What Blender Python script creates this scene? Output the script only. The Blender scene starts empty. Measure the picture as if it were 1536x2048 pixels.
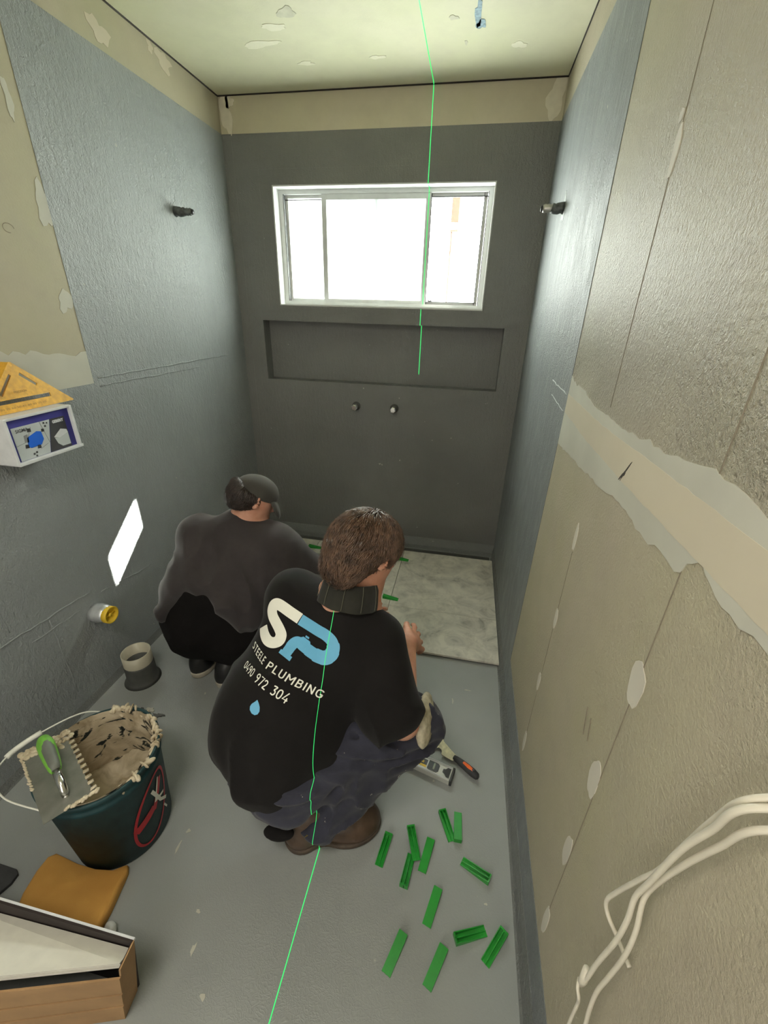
import bpy, bmesh, math, random
import numpy as np
from mathutils import Vector, Matrix
from mathutils.bvhtree import BVHTree

C = bpy.context.scene.collection
SC = bpy.context.scene
PI = math.pi

# ------------------------------------------------------------------ camera
cam = bpy.data.cameras.new('camera')
cam.sensor_fit = 'HORIZONTAL'
cam.sensor_width = 36.0
cam.lens = 847.82 / 1536 * 36
cam.clip_start = 0.02
camo = bpy.data.objects.new('camera', cam)
C.objects.link(camo)
camo.matrix_world = Matrix(((0.9816, -0.1047, 0.1595, 1.3581),
                            (0.1890, 0.4194, -0.8879, -2.5660),
                            (0.0261, 0.9018, 0.4315, 1.4700),
                            (0, 0, 0, 1)))
SC.camera = camo

# ------------------------------------------------------------------ world, sun, lamps, exposure
w = bpy.data.worlds.new('world')
SC.world = w
w.use_nodes = True
w.node_tree.nodes['Background'].inputs[0].default_value = (0.97, 1.0, 0.94, 1)
w.node_tree.nodes['Background'].inputs[1].default_value = 27.0

def lamp(name, kind, loc, rot, energy, color, **kw):
    l = bpy.data.lights.new(name, kind)
    l.energy = energy
    l.color = color
    for k, v in kw.items():
        setattr(l, k, v)
    o = bpy.data.objects.new(name, l)
    o.location = loc
    o.rotation_euler = rot
    C.objects.link(o)
    return o

sun_dir = Vector((-1, -1.100, -0.905))
sun = lamp('sun', 'SUN', (3, 3, 4), sun_dir.to_track_quat('-Z', 'Y').to_euler(), 220.0, (1, 0.96, 0.88), angle=0.009)
portal = lamp('window_portal', 'AREA', (0.825, 0.16, 1.76), (PI/2, 0, PI), 1.0, (1, 1, 1), shape='RECTANGLE', size=1.2, size_y=0.62)
portal.rotation_euler = Vector((0, -1, 0)).to_track_quat('-Z', 'Z').to_euler()
portal.data.cycles.is_portal = True
ceil_fill = lamp('ceiling_fill', 'AREA', (0.95, -2.75, 2.30), (0, 0, 0), 13.0, (1.0, 0.94, 0.84), shape='DISK', size=0.5)  # added overhead fill near the camera, not a real fixture
door_light = lamp('doorway_light', 'AREA', (0.85, -3.43, 1.15), (PI/2, 0, 0), 10.0, (1.0, 0.96, 0.89), shape='RECTANGLE', size=0.8, size_y=1.9)
SC.view_settings.view_transform = 'Standard'
SC.view_settings.look = 'None'
SC.view_settings.gamma = 1
SC.view_settings.use_curve_mapping = False
SC.view_settings.exposure = 0.22
SC.cycles.use_denoising = True
SC.cycles.max_bounces = 10
SC.cycles.diffuse_bounces = 6
SC.cycles.sample_clamp_indirect = 6.0
SC.cycles.blur_glossy = 0.5

# ------------------------------------------------------------------ material helpers
class NT:
    def __init__(s, name):
        s.m = bpy.data.materials.new(name)
        s.m.use_nodes = True
        s.t = s.m.node_tree
        s.b = s.t.nodes['Principled BSDF']
        s.tc = s.t.nodes.new('ShaderNodeTexCoord')
    def n(s, typ, **kw):
        nd = s.t.nodes.new('ShaderNode' + typ)
        for k, v in kw.items():
            if k in nd.inputs:
                nd.inputs[k].default_value = v
            else:
                setattr(nd, k, v)
        return nd
    def l(s, a, b):
        s.t.links.new(a, b)
    def map(s, scale=(1, 1, 1), rot=(0, 0, 0), src='Object'):
        m = s.n('Mapping')
        m.inputs['Scale'].default_value = scale
        m.inputs['Rotation'].default_value = rot
        s.l(s.tc.outputs[src], m.inputs['Vector'])
        return m.outputs[0]
    def noise(s, vec, scale=5, detail=3, rough=0.5, dist=0):
        n = s.n('TexNoise')
        n.inputs['Scale'].default_value = scale
        n.inputs['Detail'].default_value = detail
        n.inputs['Roughness'].default_value = rough
        n.inputs['Distortion'].default_value = dist
        s.l(vec, n.inputs['Vector'])
        return n.outputs['Fac']
    def ramp(s, fac, stops):
        r = s.n('ValToRGB')
        while len(r.color_ramp.elements) < len(stops):
            r.color_ramp.elements.new(0.5)
        for e, (p, c) in zip(r.color_ramp.elements, stops):
            e.position = p
            e.color = (*c, 1) if len(c) == 3 else c
        s.l(fac, r.inputs[0])
        return r.outputs['Color']
    def mix(s, fac, a, b):
        m = s.n('Mix', data_type='RGBA')
        for sock, v in ((m.inputs[0], fac), (m.inputs[6], a), (m.inputs[7], b)):
            if hasattr(v, 'is_linked'):
                s.l(v, sock)
            elif isinstance(v, (int, float)):
                sock.default_value = v
            else:
                sock.default_value = (*v, 1)
        return m.outputs[2]
    def math(s, op, a, b=0.0):
        m = s.n('Math', operation=op)
        for i, v in enumerate((a, b)):
            if hasattr(v, 'is_linked'):
                s.l(v, m.inputs[i])
            else:
                m.inputs[i].default_value = v
        return m.outputs[0]
    def bump(s, h, strength=0.3, dist=0.002):
        b = s.n('Bump')
        b.inputs['Strength'].default_value = strength
        b.inputs['Distance'].default_value = dist
        s.l(h, b.inputs['Height'])
        s.l(b.outputs[0], s.b.inputs['Normal'])
    def set(s, **kw):
        for k, v in kw.items():
            k = k.replace('_', ' ')
            if hasattr(v, 'is_linked'):
                s.l(v, s.b.inputs[k])
            elif isinstance(v, tuple):
                s.b.inputs[k].default_value = (*v, 1)
            else:
                s.b.inputs[k].default_value = v
        return s

def plain(name, col, rough=0.5, metal=0.0, var=0.12, bump=0.0, bscale=200, scale=30, spec=0.5):
    t = NT(name)
    nz = t.noise(t.map(), scale, 4)
    c2 = tuple(min(1, c * (1 + var)) for c in col)
    c1 = tuple(c * (1 - var) for c in col)
    t.set(Base_Color=t.ramp(nz, [(0.3, c1), (0.7, c2)]), Roughness=rough, Metallic=metal)
    t.b.inputs['Specular IOR Level'].default_value = spec
    if bump:
        t.bump(t.noise(t.map(), bscale, 3), bump, 0.001)
    return t.m

def membrane(name, stretch, crinkle=False, col=(0.262, 0.282, 0.284), spec=0.6, rough=(0.34, 0.50)):
    # rolled-on waterproofing membrane: satin grey, roller streaks
    t = NT(name)
    v = t.map(stretch)
    big = t.noise(t.map(), 2.2, 3)
    c1 = tuple(c * 0.9 for c in col); c2 = tuple(c * 1.12 for c in col)
    base = t.ramp(big, [(0.3, c1), (0.7, c2)])
    speck = t.noise(t.map((1, 1, 1)), 34, 2, 0.6)
    base = t.mix(t.ramp(speck, [(0.745, (0, 0, 0)), (0.76, (1, 1, 1))]), base, (0.42, 0.42, 0.38))
    st = t.noise(v, 70, 4, 0.65, 0.4)
    fine = t.noise(t.map(), 190, 2, 0.6)
    h = t.math('ADD', t.math('MULTIPLY', st, 1.0), t.math('MULTIPLY', fine, 0.55))
    if crinkle:
        vo = t.n('TexVoronoi', feature='DISTANCE_TO_EDGE')
        vo.inputs['Scale'].default_value = 120
        dn = t.n('TexNoise'); dn.inputs['Scale'].default_value = 25
        t.l(t.map(), dn.inputs['Vector'])
        mx = t.n('Mix', data_type='RGBA'); mx.inputs[0].default_value = 0.06
        t.l(t.map(), mx.inputs[6]); t.l(dn.outputs['Color'], mx.inputs[7])
        t.l(mx.outputs[2], vo.inputs['Vector'])
        zone = t.ramp(t.noise(t.map(), 3.0, 2), [(0.35, (0.1,)*3), (0.65, (1,)*3)])
        cr = t.math('MULTIPLY', t.math('MINIMUM', vo.outputs['Distance'], 0.16), zone)
        h = t.math('ADD', t.math('MULTIPLY', h, 0.6), t.math('MULTIPLY', cr, -2.2))
    ro = t.ramp(t.noise(v, 25, 3), [(0.3, (rough[0],)*3), (0.7, (rough[1],)*3)])
    t.set(Base_Color=base, Roughness=ro)
    t.b.inputs['Specular IOR Level'].default_value = spec
    t.bump(h, 0.32 if crinkle else 0.95, 0.0022 if crinkle else 0.0055)
    return t.m

def board(name, col=(0.435, 0.390, 0.300), sealer=False):
    t = NT(name)
    a = t.noise(t.map((1, 1, 0.5)), 1.6, 4, 0.6, 0.6)
    b = t.noise(t.map(), 9, 5, 0.65)
    c = t.mix(t.ramp(a, [(0.35, (0, 0, 0)), (0.68, (1, 1, 1))]), col, (col[0]*0.93, col[1]*0.97, col[2]*0.86))
    c = t.mix(t.ramp(b, [(0.42, (0, 0, 0)), (0.75, (0.5,)*3)]), c, tuple(x*0.84 for x in col))
    h = t.noise(t.map(), 150, 4, 0.7)
    rough = 0.62
    strength = 0.25
    if sealer:
        sep = t.n('SeparateXYZ'); t.l(t.tc.outputs['Object'], sep.inputs[0])
        nz = t.noise(t.map(), 3, 3)
        zz = t.math('ADD', sep.outputs['Z'], t.math('MULTIPLY', nz, 0.5))
        m = t.ramp(t.math('MULTIPLY', t.math('SUBTRACT', zz, 1.35), 2.2), [(0.0, (0,)*3), (0.6, (1,)*3)])
        top = t.ramp(t.math('SUBTRACT', zz, 1.62), [(0.0, (1,)*3), (0.6, (0.1,)*3)])
        m2 = t.math('MULTIPLY', m, top)
        drops = t.noise(t.map((1, 1, 0.7)), 130, 4, 0.75, 0.3)
        h = t.math('ADD', h, t.math('MULTIPLY', t.math('MULTIPLY', drops, m2), 6.0))
        rough = t.math('SUBTRACT', 0.62, t.math('MULTIPLY', m2, 0.30))
        strength = 1.0
        t.l(t.math('ADD', 0.3, t.math('MULTIPLY', m2, 0.35)), t.b.inputs['Specular IOR Level'])
    t.b.inputs['Specular IOR Level'].default_value = 0.3
    t.set(Base_Color=c, Roughness=rough)
    t.bump(h, strength, 0.0028 if sealer else 0.002)
    return t.m

M = {}
M['paint_wall'] = membrane('grey_membrane_wall', (1, 1, 0.40))
M['paint_right'] = membrane('grey_membrane_right', (1, 1, 0.40), col=(0.215, 0.231, 0.236), spec=0.32, rough=(0.42, 0.58))
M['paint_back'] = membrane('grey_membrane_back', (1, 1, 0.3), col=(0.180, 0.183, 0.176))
M['paint_floor'] = membrane('grey_membrane_floor', (1, 0.6, 1), True, col=(0.300, 0.318, 0.310))
M['paint_band'] = membrane('grey_membrane_band', (1, 1, 1), col=(0.16, 0.168, 0.163))
M['board'] = board('bare_plasterboard')
M['board_sealed'] = board('sealed_plasterboard', sealer=True)
M['board_top'] = board('plasterboard_top_strip', (0.60, 0.54, 0.42))
M['ceiling'] = board('ceiling_plaster', (0.66, 0.64, 0.48))
M['ceiling_filler'] = plain('ceiling_filler', (0.76, 0.74, 0.58), 0.7, var=0.04)
M['filler'] = plain('white_filler', (0.58, 0.55, 0.475), 0.7, var=0.06, bump=0.4, bscale=60, scale=12)
M['compound'] = plain('joint_compound', (0.50, 0.49, 0.42), 0.65, var=0.1, bump=0.25, bscale=40, scale=5)
M['compound_warm'] = plain('joint_compound_cream', (0.55, 0.495, 0.385), 0.65, var=0.06, bump=0.15, bscale=40, scale=4)
M['compound_top'] = plain('corner_compound', (0.74, 0.69, 0.57), 0.65, var=0.06)
M['dark_gap'] = plain('dark_gap', (0.03, 0.025, 0.02), 0.9)
M['pencil'] = plain('pencil_line', (0.22, 0.19, 0.14), 0.9)
M['alu'] = plain('window_aluminium', (0.62, 0.63, 0.62), 0.35, 0.0, 0.04)
M['reveal'] = plain('painted_lit_reveal', (0.62, 0.63, 0.62), 0.5, 0, 0.06)  # pale tone paints strong daylight onto reveals that are really grey
M['seal'] = plain('window_seal', (0.03, 0.03, 0.03), 0.7)
M['steel'] = plain('worn_steel', (0.55, 0.54, 0.5), 0.35, 0.9, 0.2)
M['chrome'] = plain('chrome_fitting', (0.7, 0.7, 0.68), 0.18, 1.0, 0.05)
M['black'] = plain('black_plastic', (0.015, 0.015, 0.016), 0.45, 0, 0.2)
M['rubber'] = plain('dark_rubber', (0.035, 0.036, 0.038), 0.7, 0, 0.2, 0.3)
M['white'] = plain('white_print', (0.80, 0.80, 0.72), 0.6, 0, 0.03)
M['cable'] = plain('white_cable_sheath', (0.66, 0.62, 0.52), 0.4, 0, 0.06, 0.15, 80)
M['blue_print'] = plain('sky_blue_print', (0.13, 0.42, 0.66), 0.6, 0, 0.03)
M['green'] = plain('green_plastic', (0.012, 0.27, 0.025), 0.32, 0, 0.12)
M['lime'] = plain('lime_rubber', (0.16, 0.42, 0.05), 0.45, 0, 0.15)
M['grey_grip'] = plain('grey_grip', (0.13, 0.14, 0.12), 0.5, 0, 0.15)
M['orange'] = plain('orange_plastic', (0.75, 0.13, 0.02), 0.4, 0, 0.08)
M['yellow'] = plain('yellow_plastic', (0.75, 0.50, 0.03), 0.45, 0, 0.12)
M['square'] = plain('yellow_square_plastic', (0.62, 0.33, 0.02), 0.5, 0, 0.2, 0.4, 120, 60)
M['square_dark'] = plain('square_lettering', (0.30, 0.17, 0.02), 0.6)
M['red'] = plain('red_print', (0.42, 0.01, 0.02), 0.4, 0, 0.15)
M['bucket'] = plain('dark_green_bucket', (0.008, 0.040, 0.045), 0.62, 0, 0.25)
M['cardboard'] = plain('cardboard', (0.36, 0.215, 0.10), 0.8, 0, 0.12, 0.2, 90, 14)
M['box_inside'] = plain('dark_carton_inside', (0.022, 0.014, 0.012), 0.8, 0, 0.2)
M['tile_stack'] = plain('white_tile_blank', (0.76, 0.74, 0.66), 0.45, 0, 0.05, 0.2, 100)
M['navy'] = plain('navy_print', (0.025, 0.022, 0.20), 0.5, 0, 0.05)
M['royal'] = plain('royal_blue_print', (0.005, 0.10, 0.55), 0.45, 0, 0.05)
M['paper'] = plain('box_paper', (0.50, 0.54, 0.55), 0.6, 0, 0.04)
M['box_white'] = plain('white_box_shell', (0.66, 0.68, 0.70), 0.55, 0, 0.08, 0.3, 60)
M['ink'] = plain('dark_ink', (0.03, 0.03, 0.035), 0.6)
M['grey_ink'] = plain('grey_ink', (0.22, 0.23, 0.24), 0.6)
M['teal'] = plain('teal_box_side', (0.03, 0.12, 0.14), 0.6)
M['pvc'] = plain('beige_pvc', (0.50, 0.47, 0.37), 0.35, 0, 0.06)
M['pvc_grey'] = plain('grey_coated_pipe', (0.075, 0.077, 0.072), 0.6, 0, 0.12)
M['foil'] = plain('foil_wrap', (0.60, 0.62, 0.64), 0.3, 0.5, 0.2, 0.8, 60)
M['lead'] = plain('paint_splashed_pipe', (0.09, 0.10, 0.10), 0.5, 0.2, 0.6, 0.8, 90, 50)
M['timber'] = plain('brown_timber', (0.085, 0.045, 0.03), 0.7)
M['bark'] = plain('tree_bark', (0.3, 0.26, 0.2), 0.8)
M['leaf'] = plain('leaf_green', (0.30, 0.38, 0.16), 0.7)
M['concrete'] = plain('white_render', (0.75, 0.75, 0.72), 0.9)
M['plastic_scrap'] = plain('white_plastic_scrap', (0.62, 0.63, 0.6), 0.4, 0, 0.08, 0.5, 60)
M['mortar'] = plain('tile_bed', (0.07, 0.065, 0.055), 0.9, 0, 0.3, 0.6, 80)

def tile_mat():
    t = NT('grey_marbled_tile')
    oi = t.n('ObjectInfo')
    off = t.n('VectorMath', operation='ADD')
    sc = t.n('VectorMath', operation='SCALE'); sc.inputs[3].default_value = 7
    cmb = t.n('CombineXYZ'); t.l(oi.outputs['Random'], cmb.inputs[0]); t.l(oi.outputs['Random'], cmb.inputs[1])
    t.l(cmb.outputs[0], sc.inputs[0])
    t.l(t.tc.outputs['Object'], off.inputs[0]); t.l(sc.outputs[0], off.inputs[1])
    v = off.outputs[0]
    a = t.noise(v, 6, 7, 0.62, 1.4)
    b = t.noise(v, 22, 6, 0.7, 0.5)
    c = t.ramp(a, [(0.30, (0.30, 0.29, 0.255)), (0.42, (0.56, 0.54, 0.48)), (0.60, (0.74, 0.71, 0.62))])
    c = t.mix(t.ramp(b, [(0.5, (0,)*3), (0.72, (0.45,)*3)]), c, (0.30, 0.285, 0.245))
    t.set(Base_Color=c, Roughness=0.42)
    t.bump(b, 0.12, 0.001)
    return t.m
M['tile'] = tile_mat()

def sponge_mat():
    t = NT('orange_sponge')
    n = t.noise(t.map(), 6, 3)
    p = t.noise(t.map(), 320, 3, 0.7)
    c = t.ramp(n, [(0.35, (0.50, 0.24, 0.05)), (0.65, (0.66, 0.35, 0.08))])
    t.set(Base_Color=c, Roughness=0.9)
    t.bump(p, 0.5, 0.001)
    return t.m
M['sponge'] = sponge_mat()

def adhesive_mat():
    t = NT('beige_tile_adhesive')
    n = t.noise(t.map(), 14, 4, 0.6, 1.0)
    c = t.ramp(n, [(0.3, (0.36, 0.285, 0.18)), (0.6, (0.62, 0.54, 0.40))])
    t.set(Base_Color=c, Roughness=0.55)
    t.bump(t.noise(t.map(), 60, 4, 0.6, 0.8), 0.5, 0.003)
    return t.m
M['adhesive'] = adhesive_mat()

def adhesive_wall_mat():
    # smeared adhesive with bare bucket showing through the scrape marks
    t = NT('smeared_adhesive')
    n = t.noise(t.map(), 14, 4, 0.6, 1.0)
    c = t.ramp(n, [(0.3, (0.33, 0.26, 0.165)), (0.6, (0.58, 0.50, 0.37))])
    s = t.noise(t.map((1.0, 1.0, 2.0), (0.5, 0.2, 0)), 15, 5, 0.6, 1.0)
    c = t.mix(t.ramp(s, [(0.565, (0,)*3), (0.59, (1,)*3)]), c, (0.012, 0.02, 0.02))
    t.set(Base_Color=c, Roughness=0.5)
    t.bump(n, 0.4, 0.003)
    return t.m
M['adhesive_wall'] = adhesive_wall_mat()

def skin_mat():
    t = NT('skin')
    n = t.noise(t.map(), 25, 4)
    c = t.ramp(n, [(0.3, (0.50, 0.235, 0.155)), (0.7, (0.62, 0.33, 0.235))])
    t.set(Base_Color=c, Roughness=0.5)
    t.b.inputs['Subsurface Weight'].default_value = 0.12
    t.b.inputs['Subsurface Radius'].default_value = (0.02, 0.006, 0.003)
    t.bump(t.noise(t.map(), 260, 2), 0.12, 0.0006)
    return t.m
M['skin'] = skin_mat()

def cloth_mat(name, col, var=0.2, rough=0.9, splash=None, sheen=0.15):
    t = NT(name)
    n = t.noise(t.map(), 7, 4, 0.6)
    c = t.ramp(n, [(0.3, tuple(x*(1-var) for x in col)), (0.7, tuple(x*(1+var) for x in col))])
    if splash:
        s = t.noise(t.map((1, 1, 0.6)), 38, 3, 0.6)
        c = t.mix(t.ramp(s, [(0.69, (0,)*3), (0.71, (1,)*3)]), c, splash)
    t.set(Base_Color=c, Roughness=rough)
    t.b.inputs['Sheen Weight'].default_value = sheen
    t.b.inputs['Specular IOR Level'].default_value = 0.2
    t.bump(t.noise(t.map(), 450, 2), 0.2, 0.0006)
    return t.m
M['shirt_black'] = cloth_mat('black_cotton', (0.0085, 0.0075, 0.0075), 0.2, 0.9, None, 0.05)
M['shirt_charcoal'] = cloth_mat('charcoal_cotton', (0.042, 0.036, 0.037), 0.2, 0.9, None, 0.2)
M['shorts_black'] = cloth_mat('black_shorts', (0.006, 0.005, 0.005), 0.2, 0.95, None, 0.0)
M['jeans'] = cloth_mat('dark_work_trousers', (0.033, 0.034, 0.050), 0.35, 0.85, (0.4, 0.38, 0.33))
M['kneepad'] = plain('cream_knee_pad', (0.42, 0.38, 0.28), 0.9, 0, 0.3, 0.8, 120, 60)
M['collar'] = cloth_mat('dark_collar', (0.02, 0.02, 0.016), 0.5)
M['boot'] = plain('brown_leather', (0.080, 0.048, 0.030), 0.42, 0, 0.35, 0.4, 40, 18)
M['boot_sole'] = plain('boot_sole', (0.07, 0.05, 0.035), 0.7, 0, 0.3, 0.3)
M['shoe_sole'] = plain('white_shoe_sole', (0.48, 0.44, 0.36), 0.6, 0, 0.15)
M['cap'] = cloth_mat('dark_grey_cap', (0.055, 0.052, 0.045), 0.2, 0.8)

def hair_mat(name, c1, c2):
    t = NT(name)
    n = t.noise(t.map(), 40, 4, 0.7)
    t.set(Base_Color=t.ramp(n, [(0.35, c1), (0.7, c2)]), Roughness=0.42)
    t.b.inputs['Specular IOR Level'].default_value = 0.6
    return t.m
M['hair_brown'] = hair_mat('brown_hair', (0.035, 0.018, 0.010), (0.13, 0.075, 0.045))
M['hair_dark'] = hair_mat('dark_hair', (0.014, 0.008, 0.006), (0.05, 0.034, 0.026))

def frosted():
    t = NT('frosted_glass')
    t.t.nodes.remove(t.b)
    tr = t.n('BsdfTranslucent'); tr.inputs[0].default_value = (0.95, 0.98, 0.96, 1)
    t.l(tr.outputs[0], t.t.nodes['Material Output'].inputs[0])
    return t.m
def clear():
    t = NT('clear_glass')
    t.t.nodes.remove(t.b)
    a = t.n('BsdfTransparent'); a.inputs[0].default_value = (0.96, 0.98, 0.97, 1)
    g = t.n('BsdfGlossy'); g.inputs['Roughness'].default_value = 0.02
    mx = t.n('MixShader'); mx.inputs[0].default_value = 0.05
    t.l(a.outputs[0], mx.inputs[1]); t.l(g.outputs[0], mx.inputs[2])
    t.l(mx.outputs[0], t.t.nodes['Material Output'].inputs[0])
    return t.m
M['frosted'] = frosted()
M['clear'] = clear()
def laser_mat():
    t = NT('green_laser')
    t.set(Base_Color=(0.0, 0.2, 0.05))
    t.b.inputs['Emission Color'].default_value = (0.06, 1.0, 0.22, 1)
    t.b.inputs['Emission Strength'].default_value = 0.75
    return t.m
M['laser'] = laser_mat()
def emitm(name, col, st):
    t = NT(name)
    t.b.inputs['Emission Color'].default_value = (*col, 1)
    t.b.inputs['Emission Strength'].default_value = st
    return t.m

# ------------------------------------------------------------------ mesh helpers
def obj(name, bm, mat, parent=None, smooth=False, kind=None):
    if isinstance(bm, bmesh.types.BMesh):
        me = bpy.data.meshes.new(name)
        bm.normal_update()
        bm.to_mesh(me); bm.free()
    else:
        me = bm
    o = bpy.data.objects.new(name, me)
    mats = mat if isinstance(mat, list) else [mat]
    for m_ in mats:
        me.materials.append(M[m_] if isinstance(m_, str) else m_)
    if smooth:
        for p in me.polygons:
            p.use_smooth = True
    C.objects.link(o)
    if parent:
        o.parent = parent
    if kind:
        o['kind'] = kind
    return o

def tag(o, label=None, cat=None, group=None, kind=None):
    if label: o['label'] = label
    if cat: o['category'] = cat
    if group: o['group'] = group
    if kind: o['kind'] = kind
    return o

def empty(name, loc=(0, 0, 0), rz=0, **kw):
    o = bpy.data.objects.new(name, None)
    o.empty_display_size = 0.05
    o.location = loc
    o.rotation_euler = (0, 0, rz)
    C.objects.link(o)
    tag(o, **kw)
    return o

def box(bm, x0, x1, y0, y1, z0, z1, bevel=0.0, mi=0):
    vs = [bm.verts.new((x, y, z)) for x in (x0, x1) for y in (y0, y1) for z in (z0, z1)]
    fs = []
    for q in ((0, 1, 3, 2), (4, 6, 7, 5), (0, 4, 5, 1), (2, 3, 7, 6), (0, 2, 6, 4), (1, 5, 7, 3)):
        f = bm.faces.new([vs[i] for i in q]); f.material_index = mi; fs.append(f)
    if bevel:
        es = list({e for f in fs for e in f.edges})
        bmesh.ops.bevel(bm, geom=es, offset=bevel, segments=2, affect='EDGES', profile=0.5)
    return vs

def bx(*a, **k):
    bm = bmesh.new(); box(bm, *a, **k); return bm

def tube(bm, pts, r, n=10, cap=True):
    pts = [Vector(p) for p in pts]
    rs = r if isinstance(r, (list, tuple)) else [r] * len(pts)
    rings = []
    up = None
    for i, p in enumerate(pts):
        d = (pts[min(i+1, len(pts)-1)] - pts[max(i-1, 0)]).normalized()
        if up is None:
            up = d.orthogonal().normalized()
        up = (up - d * up.dot(d)).normalized()
        s = d.cross(up)
        rings.append([bm.verts.new(p + (up * math.cos(2*PI*k/n) + s * math.sin(2*PI*k/n)) * rs[i]) for k in range(n)])
    for a, b in zip(rings, rings[1:]):
        for k in range(n):
            bm.faces.new((a[k], a[(k+1) % n], b[(k+1) % n], b[k]))
    if cap:
        bm.faces.new(rings[0][::-1]); bm.faces.new(rings[-1])
    return bm

def spline(pts, n=8):
    pts = [Vector(p) for p in pts]
    out = []
    P = [pts[0]] + pts + [pts[-1]]
    for i in range(1, len(P) - 2):
        for k in range(n):
            t = k / n
            a, b, c, d = P[i-1], P[i], P[i+1], P[i+2]
            out.append(0.5 * ((2*b) + (c-a)*t + (2*a-5*b+4*c-d)*t*t + (-a+3*b-3*c+d)*t**3))
    out.append(pts[-1])
    return out

def lathe(bm, prof, c=(0, 0, 0), n=48, closed=False, cap=True):
    rings = []
    for r, z in prof:
        rings.append([bm.verts.new((c[0]+r*math.cos(2*PI*k/n), c[1]+r*math.sin(2*PI*k/n), c[2]+z)) for k in range(n)])
    for a, b in zip(rings, rings[1:]):
        for k in range(n):
            bm.faces.new((a[k], a[(k+1) % n], b[(k+1) % n], b[k]))
    if prof[0][0] > 1e-6 and not closed and cap:
        bm.faces.new(rings[0][::-1])
    if closed:
        a, b = rings[-1], rings[0]
        for k in range(n):
            bm.faces.new((a[k], a[(k+1) % n], b[(k+1) % n], b[k]))
    return bm

def prism(bm, poly, fn, t0, t1):
    """poly: 2D points; fn(u, v, t) -> 3D; extruded from t0 to t1"""
    a = [bm.verts.new(fn(u, v, t0)) for u, v in poly]
    b = [bm.verts.new(fn(u, v, t1)) for u, v in poly]
    n = len(poly)
    bm.faces.new(a[::-1]); bm.faces.new(b)
    for i in range(n):
        bm.faces.new((a[i], a[(i+1) % n], b[(i+1) % n], b[i]))
    bmesh.ops.recalc_face_normals(bm, faces=bm.faces)
    return bm

random.seed(7)
def blob(ru, rv, n=18, jag=0.15, point=0.0):
    ph = [random.uniform(0, 6.28) for _ in range(4)]
    out = []
    for k in range(n):
        a = 2*PI*k/n
        f = 1 + jag*(0.5*math.sin(2*a+ph[0]) + 0.5*math.sin(3*a+ph[1]) + 0.4*math.sin(5*a+ph[2])) + random.uniform(-jag, jag)*0.35
        f *= 1 - point*abs(math.cos(a))**3 * 0.4
        out.append((ru*f*math.cos(a), rv*f*math.sin(a)))
    return out

W, H, YR = 1.654, 2.4, -3.45

# ------------------------------------------------------------------ the room
fl = obj('floor', bx(-0.1, W+0.1, YR-0.1, 0.25, -0.1, 0.0), 'paint_floor', kind='structure')
ce = obj('ceiling', bx(-0.1, W+0.1, YR-0.1, 0.25, H, H+0.1), 'ceiling', kind='structure')
wl = obj('wall_left', bx(-0.12, 0, YR, 0.0, 0, H), 'board', kind='structure')
wr = obj('wall_right', bx(W, W+0.12, YR, 0.0, 0, H), 'board_sealed', kind='structure')
obj('wall_rear', bx(-0.12, W+0.12, YR-0.1, YR, 0, H), 'board', kind='structure')

bm = bmesh.new()   # paint coat, left wall: full height near the window, low band beyond
prism(bm, [(0, 0.0), (0, 2.25), (-1.17, 2.25), (-1.172, 1.194), (YR, 1.194), (YR, 0.0)], lambda u, v, t: (t, u, v), 0.0003, 0.0016)
obj('paint_coat', bm, 'paint_wall', wl)
bm = bmesh.new()
prism(bm, [(0, 0.0), (0, 2.25), (-1.218, 2.25), (-1.222, 1.25), (-1.178, 0.185), (YR, 0.158), (YR, 0.0)], lambda u, v, t: (W-t, u, v), 0.0003, 0.0016)
obj('paint_coat', bm, 'paint_right', wr)

# back wall with window opening and shampoo niche
wx0, wx1, wz0, wz1 = 0.252, 1.400, 1.475, 2.038
nx0, nx1, nz0, nz1, nd = 0.138, 1.528, 1.060, 1.393, 0.085
T = 0.16
bm = bmesh.new()
for a in ((-0.12, wx0, 0, T, wz0, 2.25), (wx1, W+0.12, 0, T, wz0, 2.25), (wx0, wx1, 0, T, wz1, 2.25),
          (-0.12, W+0.12, 0, T, nz1, wz0), (-0.12, nx0, 0, T, nz0, nz1), (nx1, W+0.12, 0, T, nz0, nz1),
          (nx0, nx1, nd, T, nz0, nz1), (-0.12, W+0.12, 0, T, 0, nz0)):
    box(bm, *a)
box(bm, -0.12, W+0.12, 0.0015, T, 2.25, H, mi=1)
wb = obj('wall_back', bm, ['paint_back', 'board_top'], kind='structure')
bm = bmesh.new()   # taped joint band round the corners and the openings, a hair proud
for a in ((0.0, 0.052, -0.0018, 0.001, 0.06, 2.25), (W-0.058, W, -0.0018, 0.001, 0.06, 2.25)):
    box(bm, *a, bevel=0.0008)
obj('corner_tape', bm, 'paint_back', wb)
bm = bmesh.new()
for a in ((nx0-0.045, nx0-0.043, -0.001, 0.001, 1.02, 1.44), (nx1+0.045, nx1+0.047, -0.001, 0.001, 1.02, 2.1), (wx0-0.07, wx0-0.068, -0.001, 0.001, 1.45, 2.12), (wx0-0.07, wx1+0.1, -0.001, 0.001, 2.105, 2.107)):
    box(bm, *a)
obj('tape_ridge', bm, 'paint_back', wb)

# dark shrinkage gap where the ceiling meets the walls
bm = bmesh.new()
box(bm, 0.0, 0.004, YR, 0, H-0.005, H)
box(bm, W-0.004, W, YR, 0, H-0.004, H)
box(bm, 0.0, W, -0.004, 0.0, H-0.005, H)
obj('trim_1', bm, 'dark_gap', kind='structure')
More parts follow.
